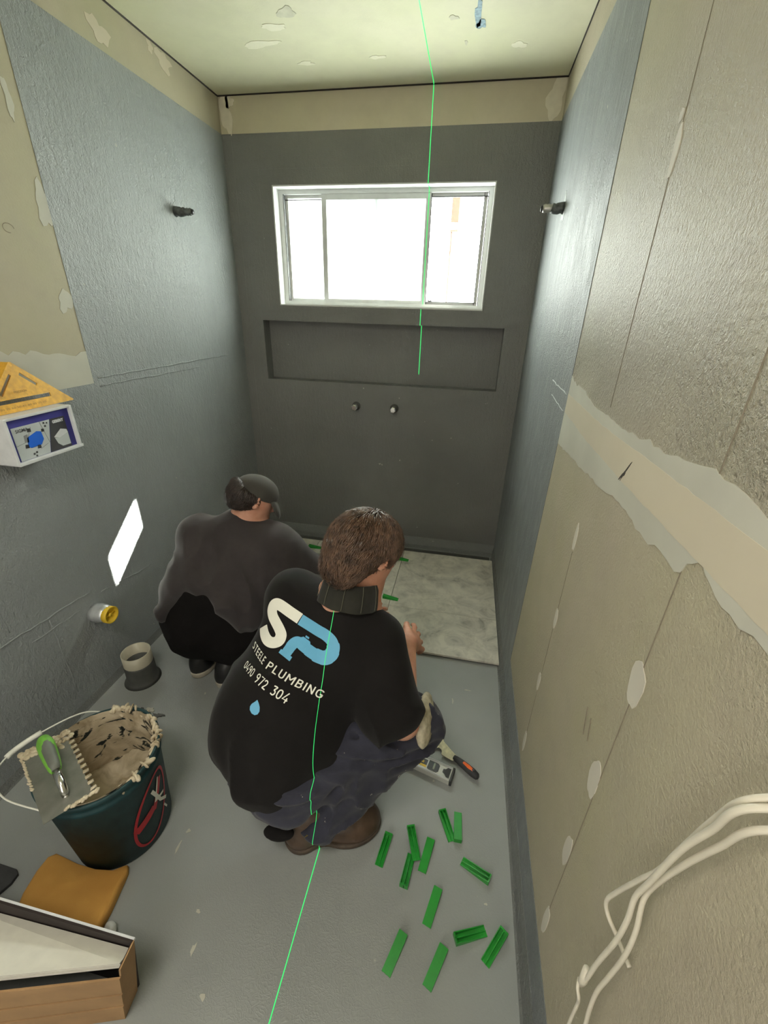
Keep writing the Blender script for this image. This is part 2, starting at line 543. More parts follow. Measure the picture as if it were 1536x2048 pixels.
# coved waterproofing fillets along the floor
bm = bmesh.new()
prism(bm, [(0, 0), (-0.075, 0.0), (-0.070, 0.012), (-0.035, 0.020), (-0.004, 0.06), (0, 0.062)], lambda u, v, t: (t, u, v), 0.0, W)
obj('baseboard_back', bm, 'paint_band', kind='structure')
bm = bmesh.new()
prism(bm, [(0, 0), (-0.022, 0.0), (-0.016, 0.006), (-0.003, 0.05), (0, 0.05)], lambda u, v, t: (W+u, t, v), YR, 0)
obj('baseboard_right', bm, 'paint_band', kind='structure')
bm = bmesh.new()
prism(bm, [(0, 0), (0.016, 0.0), (0.012, 0.005), (0.002, 0.03), (0, 0.03)], lambda u, v, t: (u, t, v), YR, 0)
obj('baseboard_left', bm, 'paint_band', kind='structure')

def wall_strip(wall, parent, name, mat, pts, wid, t=0.0022):
    """thin bead following pts (y, z) on a side wall"""
    bm = bmesh.new()
    x = 0.0 if wall == 'L' else W
    sg = 1 if wall == 'L' else -1
    P = [(x + sg*t*0.5, y, z) for y, z in pts]
    tube(bm, P, wid, 6)
    return obj(name, bm, mat, parent, smooth=True)
def jitter(a, b, n, amp):
    return [(a[0]+(b[0]-a[0])*i/n, a[1]+(b[1]-a[1])*i/n + random.uniform(-amp, amp)) for i in range(n+1)]
wall_strip('L', wl, 'joint_ridge', 'paint_wall', jitter((-1.15, 1.212), (-0.2, 1.212), 24, 0.0025), 0.0036)
wall_strip('L', wl, 'joint_ridge', 'paint_wall', jitter((-1.15, 1.182), (-0.5, 1.178), 18, 0.003), 0.0030)
wall_strip('L', wl, 'joint_ridge', 'paint_wall', jitter((-2.0, 0.495), (-1.44, 0.445), 18, 0.004), 0.003)
wall_strip('L', wl, 'joint_ridge', 'paint_wall', jitter((-1.40, 0.415), (-1.12, 0.365), 10, 0.004), 0.0028)
wall_strip('L', wl, 'joint_ridge', 'paint_wall', jitter((-1.7, 0.415), (-1.5, 0.405), 6, 0.004), 0.0025)
for y, z0_, z1_ in ((-1.62, 0.45, 0.1), (-1.75, 0.75, 0.5), (-1.33, 0.95, 0.75)):
    wall_strip('L', wl, 'joint_ridge', 'paint_wall', [(y + random.uniform(-.003, .003), z0_ + (z1_-z0_)*i/8) for i in range(9)], 0.0018)
wall_strip('R', wr, 'joint_ridge', 'paint_wall', jitter((-1.21, 1.255), (-0.95, 1.26), 10, 0.003), 0.0022)
wall_strip('R', wr, 'joint_ridge', 'paint_wall', jitter((-1.21, 1.205), (-0.98, 1.22), 10, 0.003), 0.002)

def patch(parent, wall, y, z, ry, rz, jag=0.12, mat='filler', name='filler_patch', rot=0.0, point=0.5, n=18, t=0.0014):
    x, sg = (0.0, 1) if wall == 'L' else (W, -1)
    pts = blob(rz, ry, n, jag, point)
    ca, sa = math.cos(rot), math.sin(rot)
    bm = bmesh.new()
    prism(bm, [(y + v*ca + u*sa, z + u*ca - v*sa) for u, v in pts], lambda u, v, q: (x+sg*q, u, v), 0.0, t)
    return obj(name, bm, mat, parent)
# screw-head filler dabs on the right plasterboard, two stud lines
for y, z, ry, rz in ((-1.602, 0.988, 0.011, 0.042), (-1.607, 0.746, 0.012, 0.036), (-1.597, 0.511, 0.012, 0.040), (-1.604, 0.262, 0.011, 0.050),
                     (-2.041, 0.975, 0.022, 0.048), (-2.026, 0.728, 0.021, 0.050), (-2.027, 0.503, 0.016, 0.050), (-2.045, 0.262, 0.012, 0.060),
                     (-1.613, 1.715, 0.013, 0.042), (-1.60, 1.765, 0.008, 0.012)):
    patch(wr, 'R', y, z, ry, rz)
for y0, z0_, z1_, dy in ((-1.613, 1.9, 1.3, 0.0006), (-1.604, 0.95, 0.3, 0.0004), (-2.043, 2.1, 0.3, 0.0008)):
    bm = bmesh.new()
    box(bm, W-0.0008, W, y0-dy, y0+dy, z1_, z0_)
    obj('joint_line', bm, 'pencil', wr)
# joint compound band, jagged edges, widening towards the door
ub = [(-1.220, 1.312), (-1.30, 1.298), (-1.36, 1.300), (-1.50, 1.283), (-1.692, 1.282), (-1.80, 1.286), (-1.841, 1.292), (-1.90, 1.290), (-1.962, 1.300), (-2.033, 1.309), (-2.10, 1.306), (-2.14, 1.300), (-2.3, 1.30), (-2.6, 1.295), (-3.4, 1.30)]
lb = [(-3.4, 1.20), (-2.6, 1.19), (-2.3, 1.197), (-2.208, 1.196), (-2.15, 1.190), (-2.12, 1.190), (-2.09, 1.204), (-2.07, 1.207), (-2.05, 1.196), (-2.043, 1.175), (-2.03, 1.170), (-1.98, 1.172), (-1.923, 1.158), (-1.794, 1.165), (-1.7, 1.150), (-1.60, 1.142), (-1.496, 1.132), (-1.40, 1.124), (-1.30, 1.118), (-1.219, 1.112)]
def rough_edge(L, amp):
    out = []
    for a, b in zip(L, L[1:]):
        n = max(2, int(abs(b[0]-a[0])/0.018))
        for i in range(n):
            t = i/n
            out.append((a[0]+(b[0]-a[0])*t, a[1]+(b[1]-a[1])*t+random.uniform(-amp, amp)))
    out.append(L[-1]); return out
bm = bmesh.new()
prism(bm, rough_edge(ub, 0.0035) + rough_edge(lb, 0.0035), lambda u, v, q: (W-q, u, v), 0.0, 0.0014)
obj('joint_compound', bm, 'compound', wr)
bm = bmesh.new()
prism(bm, rough_edge([(-1.225, 1.262), (-1.6, 1.258), (-1.9, 1.268), (-2.3, 1.278), (-3.4, 1.28)], 0.001) + rough_edge([(-3.4, 1.215), (-2.2, 1.21), (-1.8, 1.200), (-1.5, 1.20), (-1.225, 1.21)], 0.001), lambda u, v, q: (W-q, u, v), 0.0014, 0.0020)
obj('joint_tape', bm, 'compound_warm', wr)
patch(wr, 'R', -1.781, 1.216, 0.0035, 0.020, 0.6, 'dark_gap', 'dark_scuff', -0.6, 0, 24, 0.0024)
for y, z in ((-1.93, 0.76), (-1.955, 0.765)):
    patch(wr, 'R', y, z, 0.0016, 0.026, 0.3, 'pencil', 'scratch_mark', 0.3, 0, 12, 0.0012)
# left plasterboard patches
for y, z, ry, rz in ((-1.186, 1.735, 0.030, 0.065), (-1.20, 1.468, 0.028, 0.040), (-1.212, 1.98, 0.012, 0.050)):
    patch(wl, 'L', y, z, ry, rz, 0.3, 'compound')
bm = bmesh.new()
prism(bm, rough_edge([(-1.172, 1.300), (-1.22, 1.298), (-1.30, 1.310), (-1.40, 1.320), (-1.6, 1.33), (-2.4, 1.33)], 0.008) + [(-2.4, 1.194), (-1.172, 1.194)], lambda u, v, q: (q, u, v), 0.0, 0.0014)
obj('joint_compound', bm, 'compound', wl)
tube_pts = [(0.0015, -1.33 + 0.017*math.cos(a), 1.655 + 0.012*math.sin(a)) for a in [i*0.35 for i in range(15)]]
bm = bmesh.new(); tube(bm, tube_pts, 0.0007, 5); obj('pencil_mark', bm, 'pencil', wl)
# filler in the top strips and corners
for (y, z, ry, rz) in ((-0.42, 2.36, 0.05, 0.035), (-0.78, 2.30, 0.045, 0.035), (-0.50, 2.375, 0.02, 0.02)):
    patch(wl, 'L', y, z, ry, rz, 0.4, 'compound_warm')
def back_patch(x, z, rx, rz, jag=0.3):
    pts = blob(rx, rz, 18, jag)
    bm = bmesh.new()
    prism(bm, [(x+u, z+v) for u, v in pts], lambda u, v, q: (u, 0.0015-q, v), 0.0, 0.0016)
    obj('filler_patch', bm, 'compound_top', wb)
back_patch(0.035, 2.33, 0.032, 0.075); back_patch(0.06, 2.375, 0.028, 0.02); back_patch(1.612, 2.33, 0.038, 0.07)
for x, y, rx, ry, m_ in ((0.42, -0.40, 0.075, 0.022, 'filler'), (0.52, -0.50, 0.05, 0.02, 'filler'), (0.55, -0.24, 0.035, 0.016, 'filler'), (0.86, -0.25, 0.03, 0.015, 'filler'),
                        (1.42, -0.27, 0.03, 0.02, 'filler'), (0.60, -0.575, 0.032, 0.032, 'grey_stain'), (1.265, -0.48, 0.011, 0.085, 'blue_stain'), (1.275, -0.42, 0.016, 0.03, 'blue_stain'),
                        (1.22, -0.31, 0.006, 0.014, 'grey_stain'), (1.18, -0.47, 0.018, 0.012, 'grey_stain')):
    if m_ not in M:
        M['grey_stain'] = plain('grey_ceiling_stain', (0.54, 0.53, 0.41), 0.8, 0, 0.1)
        M['blue_stain'] = plain('blue_paint_smear', (0.16, 0.25, 0.30), 0.6, 0, 0.5, scale=80)
    bm = bmesh.new()
    prism(bm, [(x+u, y+v) for u, v in blob(rx, ry, 20, 0.3)], lambda u, v, q: (u, v, H-q), 0.0, 0.0012)
    obj('filler_patch' if m_ == 'filler' else 'ceiling_stain', bm, 'ceiling_filler' if m_ == 'filler' else m_, ce)

# ------------------------------------------------------------------ window
win = empty('window_1', (0, 0, 0), kind='structure')
def ring(bm, x0, x1, z0, z1, y0, y1, wv, wh=None, wt=None):
    wh = wh or wv; wt = wt or wh
    box(bm, x0, x0+wv, y0, y1, z0, z1); box(bm, x1-wv, x1, y0, y1, z0, z1)
    box(bm, x0+wv, x1-wv, y0, y1, z0, z0+wh); box(bm, x0+wv, x1-wv, y0, y1, z1-wt, z1)
bm = bmesh.new(); ring(bm, wx0-0.0, wx1+0.0, wz0, wz1, 0.0012, T, 0.006)
obj('painted_lit_reveal', bm, 'reveal', win)  # added boards whose pale colour stands for light on the grey reveals
bm = bmesh.new(); ring(bm, wx0+0.006, wx1-0.006, wz0+0.006, wz1-0.006, 0.070, 0.125, 0.024, 0.020)
obj('window_frame', bm, 'alu', win)
bm = bmesh.new(); ring(bm, wx0+0.034, 0.520, wz0+0.026, wz1-0.026, 0.094, 0.112, 0.013, 0.014)
obj('sash', bm, 'alu', win)
bm = bmesh.new(); ring(bm, 0.496, 1.082, wz0+0.022, wz1-0.022, 0.074, 0.092, 0.026, 0.020, 0.030)
obj('sash', bm, 'alu', win)
bm = bmesh.new(); ring(bm, 1.066, wx1-0.034, wz0+0.026, wz1-0.026, 0.094, 0.112, 0.016, 0.014)
obj('sash', bm, 'alu', win)
bm = bmesh.new()
for a in ((wx0+0.030, wx0+0.0335, 0.0685, 0.095), (wx1-0.0335, wx1-0.030, 0.0685, 0.095), (wx1-0.0525, wx1-0.0495, 0.092, 0.095)):
    box(bm, a[0], a[1], a[2], a[3], wz0+0.026, wz1-0.026)
box(bm, wx0+0.03, 0.50, 0.088, 0.0935, wz1-0.050, wz1-0.046); box(bm, 1.085, wx1-0.03, 0.088, 0.0935, wz1-0.044, wz1-0.040); box(bm, 1.085, wx1-0.04, 0.090, 0.0935, wz0+0.037, wz0+0.040)
box(bm, 1.0825, 1.0855, 0.074, 0.094, wz0+0.022, wz1-0.03)
obj('window_seal', bm, 'seal', win)
bm = bmesh.new(); box(bm, wx0+0.045, 0.510, 0.102, 0.106, wz0+0.038, wz1-0.038); tag(obj('pane', bm, 'frosted', win), 'frosted pane')
bm = bmesh.new(); box(bm, 0.520, 1.058, 0.081, 0.085, wz0+0.040, wz1-0.050); tag(obj('pane', bm, 'frosted', win), 'frosted pane')
bm = bmesh.new(); box(bm, 1.080, wx1-0.048, 0.102, 0.106, wz0+0.038, wz1-0.038); tag(obj('pane', bm, 'clear', win), 'clear pane')
bm = bmesh.new(); box(bm, 1.095, 1.118, 0.082, 0.094, wz0+0.040, wz0+0.046, bevel=0.001); box(bm, 1.098, 1.101, 0.080, 0.09, wz0+0.044, wz0+0.066); box(bm, 1.098, 1.114, 0.080, 0.086, wz0+0.062, wz0+0.066); box(bm, 1.112, 1.115, 0.080, 0.086, wz0+0.046, wz0+0.066)
obj('latch', bm, 'seal', win)

# outside: eave over the window, added sun-blocking slab, posts, a bare branch
e = tag(obj('roof_eave', bx(-1.5, 3.5, 0.17, 0.72, 2.205, 2.27), 'concrete'), 'pale roof eave just outside above the bathroom window', 'eave')
e = obj('sun_block_slab', bx(1.470, 1.62, 0.17, 0.30, 0.8, 2.204), 'concrete', kind='structure')  # unseen slab added to block sun and trim the patch on the left wall
bm = bmesh.new(); box(bm, 0.775, 0.815, 0.090, 0.128, 1.82, 2.0, bevel=0.010); tag(obj('downpipe', bm, 'teal'), 'dim greenish post seen blurred behind the middle frosted pane', 'post')
bm = bmesh.new(); box(bm, 1.155, 1.205, 0.62, 0.67, 1.92, 2.205, bevel=0.004)
t_ = tag(obj('timber_post', bm, 'timber'), 'brown timber post outside behind the right clear pane', 'post')
bm = bmesh.new(); box(bm, 1.160, 1.170, 0.63, 0.64, 0.0, 1.921); obj('post_leg', bm, 'timber', t_)
tr = empty('tree', (1.9, 1.9, 0), label='sparse washed-out tree outside at the right edge of the window', cat='tree')
bm = bmesh.new()
tube(bm, spline([(0.1, 0.3, 0), (0.08, 0.28, 1.4), (0.0, 0.2, 2.0), (-0.15, 0.1, 2.5)]), [0.03]*25, 6)
for i in range(14):
    a = Vector((random.uniform(-.1, .08), random.uniform(0.1, .28), random.uniform(1.6, 2.5)))
    d = Vector((random.uniform(-.4, .0), random.uniform(-.2, .2), random.uniform(-.1, .3)))
    tube(bm, spline([a, a+d*0.5+Vector((0, 0, .04)), a+d]), 0.004, 4)
obj('branches', bm, 'bark', tr)
bm = bmesh.new()
for i in range(160):
    p = Vector((random.uniform(-.5, .2), random.uniform(-.2, .4), random.uniform(1.95, 2.6)))
    d = Vector((random.gauss(0, 1), random.gauss(0, 1), random.gauss(0, 1))).normalized()*0.022
    s = d.orthogonal().normalized()*0.008
    bm.faces.new([bm.verts.new(q) for q in (p-d, p+s, p+d, p-s)])
obj('leaves', bm, 'leaf', tr, kind='stuff')

for x, y, rx, ry in ((0.655, -1.975, .004, .016), (0.66, -1.93, .006, .006), (0.80, -2.10, .006, .004), (0.83, -2.17, .005, .010), (1.50, -1.20, .012, .003), (1.44, -1.27, .003, .014), (0.56, -1.55, .006, .005), (0.62, -1.68, .004, .004), (0.90, -2.24, .008, .005), (1.56, -1.93, .004, .003), (0.42, -1.45, .004, .004), (1.39, -1.62, .003, .003)):
    bm = bmesh.new(); prism(bm, [(x+u, y+v) for u, v in blob(rx, ry, 10, 0.4)], lambda u, v, q: (u, v, q), 0.0, 0.0012); obj('adhesive_splash', bm, 'compound', fl)
for x, z, r in ((0.86, 0.565, .006), (0.875, 0.56, .004), (0.99, 0.60, .004), (0.75, 1.035, .004), (0.97, 0.99, .003), (1.30, 0.77, .003)):
    bm = bmesh.new(); prism(bm, [(x+u, z+v) for u, v in blob(r, r, 8, 0.4)], lambda u, v, q: (u, -q, v), -0.0001, 0.0014); obj('adhesive_splash', bm, 'compound', wb)

# ------------------------------------------------------------------ floor tiles already laid
tl = empty('tile_floor', (0, 0, 0), label='newly laid grey marbled floor tiles under the window', cat='tiling')
g = 0.0012
xs = [(-0.105 + 0.13, 0.480), (0.480, 1.068), (1.068, 1.640)]
ys = [(-0.085 - 0.045, -0.725), (-0.725, -1.035)]
for (y1_, y0_) in ys:
    for (x0_, x1_) in xs:
        bm = bmesh.new(); box(bm, x0_+g, x1_-g, y0_+g, y1_-g, 0.0085, 0.0195, bevel=0.0008)
        obj('tile', bm, 'tile', tl)
bm = bmesh.new(); box(bm, 0.03, 1.636, -1.029, -0.135, 0.0003, 0.0082)
obj('tile_adhesive_bed', bm, 'mortar', tl)

# drainage channel slot behind the tiles
bm = bmesh.new(); box(bm, 0.02, W-0.03, -0.128, -0.080, 0.0002, 0.010); tag(obj('drain_channel', bm, 'paint_band'), 'grey coated drain channel between the tiles and the back wall', 'drain')
bpy.data.objects['drain_channel'].data.materials.clear(); bpy.data.objects['drain_channel'].data.materials.append(M['pvc_grey'])

# ------------------------------------------------------------------ levelling wedges
def wedge_mesh(hollow):
    L, w_, h, t0 = 0.087, 0.024, 0.017, 0.0035
    bm = bmesh.new()
    def hx(x): return t0 + (h-t0)*(0.5 - x/L)          # thick at -L/2
    def slab(x0, x1, y0, y1, zf0, zf1):
        v = [bm.verts.new((x, y, (zf0, zf1)[k](x))) for x in (x0, x1) for y in (y0, y1) for k in (0, 1)]
        for q in ((0, 1, 3, 2), (4, 6, 7, 5), (0, 4, 5, 1), (2, 3, 7, 6), (0, 2, 6, 4), (1, 5, 7, 3)):
            bm.faces.new([v[i] for i in q])
    zero = lambda x: 0.0
    th = 0.0018
    if hollow:
        slab(-L/2, L/2, -w_/2, w_/2, zero, lambda x: th)
        for y in (-w_/2, -0.0011, w_/2-0.0022):
            slab(-L/2, L/2, y, y+0.0022, lambda x: th, hx)
        slab(-L/2, -L/2+0.004, -w_/2+0.0022, w_/2-0.0022, lambda x: th, hx)
    else:
        slab(-L/2, L/2, -w_/2, w_/2, lambda x: hx(x)-th, hx)
        for y in (-w_/2, -0.0011, w_/2-0.0022):
            slab(-L/2, L/2, y, y+0.0022, zero, lambda x: hx(x)-th)
        slab(-L/2, -L/2+0.004, -w_/2+0.0022, w_/2-0.0022, zero, lambda x: hx(x)-th)
    bmesh.ops.recalc_face_normals(bm, faces=bm.faces)
    me = bpy.data.meshes.new('tile_wedge'); bm.normal_update(); bm.to_mesh(me); bm.free()
    me.materials.append(M['green'])
    return me
WH, WF = wedge_mesh(True), wedge_mesh(False)
wedges = [   # x, y, heading from thick end to thin end (deg), hollow side up, base height, label
    (1.261, -1.860, 260, 1, 0, 'hollow green wedge nearest the toe of the brown boot'),
    (1.346, -1.833, -70, 1, 0.0175, 'hollow green wedge lying across the one beneath it'),
    (1.338, -1.897, 82, 1, 0, 'hollow green wedge lying partly under another, thick end to camera'),
    (1.443, -1.755, -65, 1, 0, 'hollow green wedge of the touching pair nearest the spirit level'),
    (1.532, -1.858, 156, 1, 0, 'hollow green wedge lying alone below the putty knife by the right wall'),
    (1.518, -2.005, 24, 1, 0, 'hollow green wedge lying nearly crosswise, second from the right wall at the front'),
    (1.580, -2.016, 235, 1, 0, 'hollow green wedge at the front lying closest to the right wall'),
    (1.477, -1.751, 91, 0, 0, 'flat side up green wedge of the touching pair nearest the spirit level'),
    (1.388, -1.850, 258, 0, 0, 'flat side up green wedge beside the crossed pair of wedges'),
    (1.416, -1.967, 254, 0, 0, 'flat side up green wedge lying alone in the middle of the floor group'),
    (1.331, -2.078, 249, 0, 0, 'flat side up green wedge furthest left at the front'),
    (1.434, -2.083, 246, 0, 0, 'flat side up green wedge lying nearest the camera')]
for x, y, a, hol, z, lab in wedges:
    o = bpy.data.objects.new('tile_wedge', WH if hol else WF)
    C.objects.link(o)
    o.location = (x, y, z + 0.0003); o.rotation_euler = (0, 0, math.radians(a))
    tag(o, lab, 'wedge', 'green levelling wedges scattered on the floor')
bpy.data.objects['tile_wedge.001'].rotation_euler = (0.0, 0.05, math.radians(-70))
for x, y, a, lab in ((0.480, -0.235, 2, 'green wedge pushed over the left tile joint near the back wall'),
                     (1.068, -0.252, -4, 'green wedge pushed over the right tile joint near the back wall'),
                     (1.068, -0.668, -4, 'green wedge on the right tile joint beside the cream-lettered shirt')):
    o = bpy.data.objects.new('tile_wedge', WF); C.objects.link(o)
    o.location = (x, y, 0.0197); o.rotation_euler = (0, 0, math.radians(a))
    tag(o, lab, 'wedge', 'green levelling wedges set on the laid tiles')
    bm = bmesh.new(); box(bm, x-0.0008, x+0.0008, y-0.012, y+0.012, 0.0197, 0.046)
bpy.data.objects['tile_wedge.014']['label'] = 'green wedge on the right tile joint at the crossing of four tiles'

# ------------------------------------------------------------------ mixer stubs and pipe stubs
for x, lab in ((0.706, 'left of two capped chrome tap stubs below the wall niche'), (0.943, 'right of two capped chrome tap stubs below the wall niche')):
    t = empty('tap_stub', (x, 0, 0.928), label=lab, cat='tap fitting', group='tap stubs on the back wall')
    bm = bmesh.new(); tube(bm, [(0, -0.002, 0), (0, -0.006, 0)], 0.026, 20); obj('grommet', bm, 'pvc_grey', t, True)
    bm = bmesh.new(); tube(bm, [(0, -0.006, 0), (0, -0.045, 0)], 0.013, 14); obj('pipe_sleeve', bm, 'steel', t, True)
    bm = bmesh.new(); tube(bm, [(0, -0.045, 0), (0, -0.047, 0), (0, -0.062, 0), (0, -0.065, 0)], [0.012, 0.019, 0.019, 0.014], 6); obj('end_cap', bm, 'chrome', t)
def pipe_stub(wall, y, z, lab, dy):
    sg, x = (1, 0.0) if wall == 'L' else (-1, W)
    t = empty('shower_pipe_stub', (x, y, z), label=lab, cat='pipe', group='capped shower pipe stubs')
    bm = bmesh.new()
    tube(bm, [(sg*a, dy*a, 0.002*math.sin(a*150)) for a in (0, .012, .025, .034, .046)], [.021, .018, .019, .017, .017], 14)
    obj('pipe_sleeve', bm, 'lead', t, True)
    bm = bmesh.new()
    tube(bm, [(sg*a, dy*a, 0) for a in (.040, .045, .052, .058, .064, .070, .078)], [.012, .0155, .013, .0155, .013, .0150, .012], 14)
    obj('threaded_end', bm, 'steel' if wall == 'R' else 'lead', t, True)
    bm = bmesh.new(); tube(bm, [(sg*a, dy*a, 0) for a in (.079, .086)], [.011, .009], 12); obj('end_plug', bm, 'black', t, True)
    bm = bmesh.new(); prism(bm, [(u, v) for u, v in blob(0.035, 0.045, 16, 0.3)], lambda u, v, q: (sg*q, u, v), 0.0005, 0.0025); obj('paint_blob', bm, 'paint_wall', t)
pipe_stub('L', -0.500, 1.838, 'grey smeared pipe stub sticking out of the left wall', 0.10)
pipe_stub('R', -0.515, 1.835, 'dark pipe stub with metal end sticking out of the right wall', 0.05)

# flush pipe with yellow cap
t = empty('flush_pipe', (0, -1.452, 0.352), label='foil wrapped flush pipe with yellow cap sticking out of the left wall', cat='pipe')
bm = bmesh.new(); tube(bm, [(0.0, 0, 0), (0.02, 0, 0), (0.045, 0.002, 0.001), (0.062, 0, 0)], [0.037, 0.039, 0.035, 0.034], 20); obj('pipe_wrap', bm, 'foil', t, True)
bm = bmesh.new()
prof = [(0.030, 0.055), (0.034, 0.058), (0.034, 0.078), (0.029, 0.078), (0.027, 0.066), (0.0001, 0.066)]
n = 28; rings = [[bm.verts.new((zz, r*math.cos(2*PI*k/n), r*math.sin(2*PI*k/n))) for k in range(n)] for r, zz in prof]
for a, b in zip(rings, rings[1:]):
    for k in range(n): bm.faces.new((a[k], a[(k+1) % n], b[(k+1) % n], b[k]))
bmesh.ops.recalc_face_normals(bm, faces=bm.faces)
cp = obj('yellow_cap', bm, 'yellow', t, True)
bm = bmesh.new(); tube(bm, [(0.066, 0, 0), (0.074, 0, 0)], 0.008, 12); box(bm, 0.066, 0.071, -0.024, 0.024, -0.002, 0.002); obj('cap_knob', bm, 'yellow', cp, True)

# PVC floor waste stub
t = empty('floor_waste_pipe', (0.115, -1.432, 0), label='open beige drain pipe stub with grey coated base beside the left wall', cat='pipe')
bm = bmesh.new(); lathe(bm, [(0.0562, 0.095), (0.0562, 0.150), (0.052, 0.150), (0.052, 0.02)], n=40, cap=False)
obj('pipe', bm, 'pvc', t, True)
bm = bmesh.new(); lathe(bm, [(0.072, 0.0), (0.064, 0.012), (0.0585, 0.03), (0.0578, 0.085), (0.0565, 0.096), (0.0515, 0.097), (0.0515, 0.01)], n=40)
obj('coated_base', bm, 'pvc_grey', t, True)
rs = empty('membrane_scraps', (0, 0, 0), label='grey scraps of dried membrane and adhesive between pipe and bucket', cat='debris')
for i in range(16):
    x, y = random.gauss(0.245, 0.05), random.gauss(-1.60, 0.035)
    bm = bmesh.new(); prism(bm, [(x+u, y+v) for u, v in blob(random.uniform(.006, .02), random.uniform(.004, .012), 10, 0.4)], lambda u, v, q: (u, v, q + 0.05*(q > 0.001)*0), 0.0004, random.uniform(0.003, 0.007))
    obj('scrap', bm, random.choice(['pvc_grey', 'lead', 'compound', 'pvc_grey']), rs)

# ------------------------------------------------------------------ concealed cistern box and speed square
t = empty('cistern_access_box', (0, -1.502, 1.032), label='white edged printed access box sticking out of the left wall', cat='box')
YB0, YB1, ZB, XB = -0.112, 0.108, 0.130, 0.100      # y extents and height, local
bm = bmesh.new()
box(bm, 0.0, 0.094, YB0+0.004, YB1-0.004, 0.004, ZB-0.004)
obj('box_body', bm, 'teal', t)
bm = bmesh.new()
box(bm, 0.0, XB+0.006, YB0-0.002, YB0+0.006, -0.003, ZB+0.002, bevel=0.0015)
box(bm, 0.0, XB+0.006, YB1-0.006, YB1+0.002, -0.005, ZB+0.002, bevel=0.0015)
box(bm, 0.0, XB+0.008, YB0, YB1+0.006, -0.006, 0.003, bevel=0.0015)
box(bm, 0.0, XB+0.004, YB0, YB1, ZB-0.005, ZB+0.003, bevel=0.0015)
obj('box_shell', bm, 'box_white', t)
def panel(poly, mat, x=0.0945, name='printed_panel', par=t):
    bm = bmesh.new(); prism(bm, poly, lambda u, v, q: (q, u, v), x, x+0.0004)
    return obj(name, bm, mat, par)
y0, y1 = YB0+0.006, YB1-0.006
pp = panel([(y0, 0.003), (y1, 0.003), (y1, ZB-0.005), (y0, ZB-0.005)], 'navy')
iy0, iy1, iz0, iz1 = y0+0.012, y1-0.020, 0.004, ZB-0.028
panel([(iy0, iz0), (iy0+0.096, iz0), (iy0+0.124, iz1), (iy0, iz1)], 'paper', 0.0951, 'printed_panel', pp)
panel([(iy0+0.098, iz0), (iy1, iz0), (iy1, iz1), (iy0+0.126, iz1)], 'ink', 0.0951, 'printed_panel', pp)
def pic(poly, mat, x=0.0957): return panel(poly, mat, x, 'picture', pp)
def rp(cx, cz, pts): return [(iy0+cx+a, iz0+cz+b) for a, b in pts]
pic(rp(0.062, 0.052, [(-.028, -.016), (-.020, -.022), (.014, -.020), (.026, -.006), (.024, .018), (.010, .022), (-.024, .010)]), 'royal')
pic(rp(0.040, 0.060, [(-.012, -.010), (.000, -.012), (.002, .012), (-.010, .010)]), 'grey_ink')
for cx, cz, s in ((0.050, 0.082, .006), (0.092, 0.072, .005), (0.030, 0.038, .006), (0.066, 0.028, .006), (0.053, 0.014, .003), (0.044, 0.011, .003), (0.050, 0.004, .003), (0.102, 0.092, .003), (0.104, 0.082, .003), (0.112, 0.090, .0025)):
    pic(rp(cx, cz, [(-s, -s*.8), (s, -s), (s*1.1, s*.7), (-s*.6, s)]), 'ink')
for a, b in (((0.0, 0.045), (0.03, 0.05)), ((0.035, 0.05), (0.058, 0.09)), ((0.09, 0.098), (0.104, 0.03)), ((0.07, 0.02), (0.098, 0.03))):
    d = Vector(b)-Vector(a); nn = Vector((-d[1], d[0])).normalized()*0.0005
    pic(rp(0, 0, [Vector(a)+nn, Vector(a)-nn, Vector(b)-nn, Vector(b)+nn]), 'grey_ink')
pic(rp(0.150, 0.006, [(-.026, .034), (-.020, .014), (-.006, .002), (.024, .002), (.024, .040), (-.010, .030)]), 'paper')
pic(rp(0.150, 0.040, [(-.028, .002), (-.010, -.004), (.024, .006), (.022, .016), (.002, .022)]), 'box_white')
def text_mesh(s, size, bold=0.0, space=1.0):
    cu = bpy.data.curves.new('lettering', 'FONT')
    cu.body = s; cu.size = size; cu.offset = bold; cu.space_character = space
    cu.align_x = 'LEFT'; cu.resolution_u = 3
    o = bpy.data.objects.new('tmp', cu); C.objects.link(o)
    dg = bpy.context.evaluated_depsgraph_get()
    me = bpy.data.meshes.new_from_object(o.evaluated_get(dg))
    bpy.data.objects.remove(o)
    me.materials.clear()
    return me
def flat_text(s, size, mat, parent, fn, bold=0.0, name='lettering', space=1.0):
    me = text_mesh(s, size, bold, space)
    for v in me.vertices:
        v.co = Vector(fn(v.co.x, v.co.y))
    return obj(name, me, mat, parent)
flat_text('SIGMA', 0.0135, 'ink', pp, lambda u, v: (0.0961, iy0+0.010+u, iz1-0.016+v), 0.0003)
flat_text('GEBERIT', 0.0115, 'box_white', pp, lambda u, v: (0.0961, iy0+0.131+u*0.9, iz1-0.014+v), 0.0007)

sq = empty('speed_square', (0.055, -1.48, 1.166), label='yellow triangular carpenter square leaning on top of the printed box', cat='square')
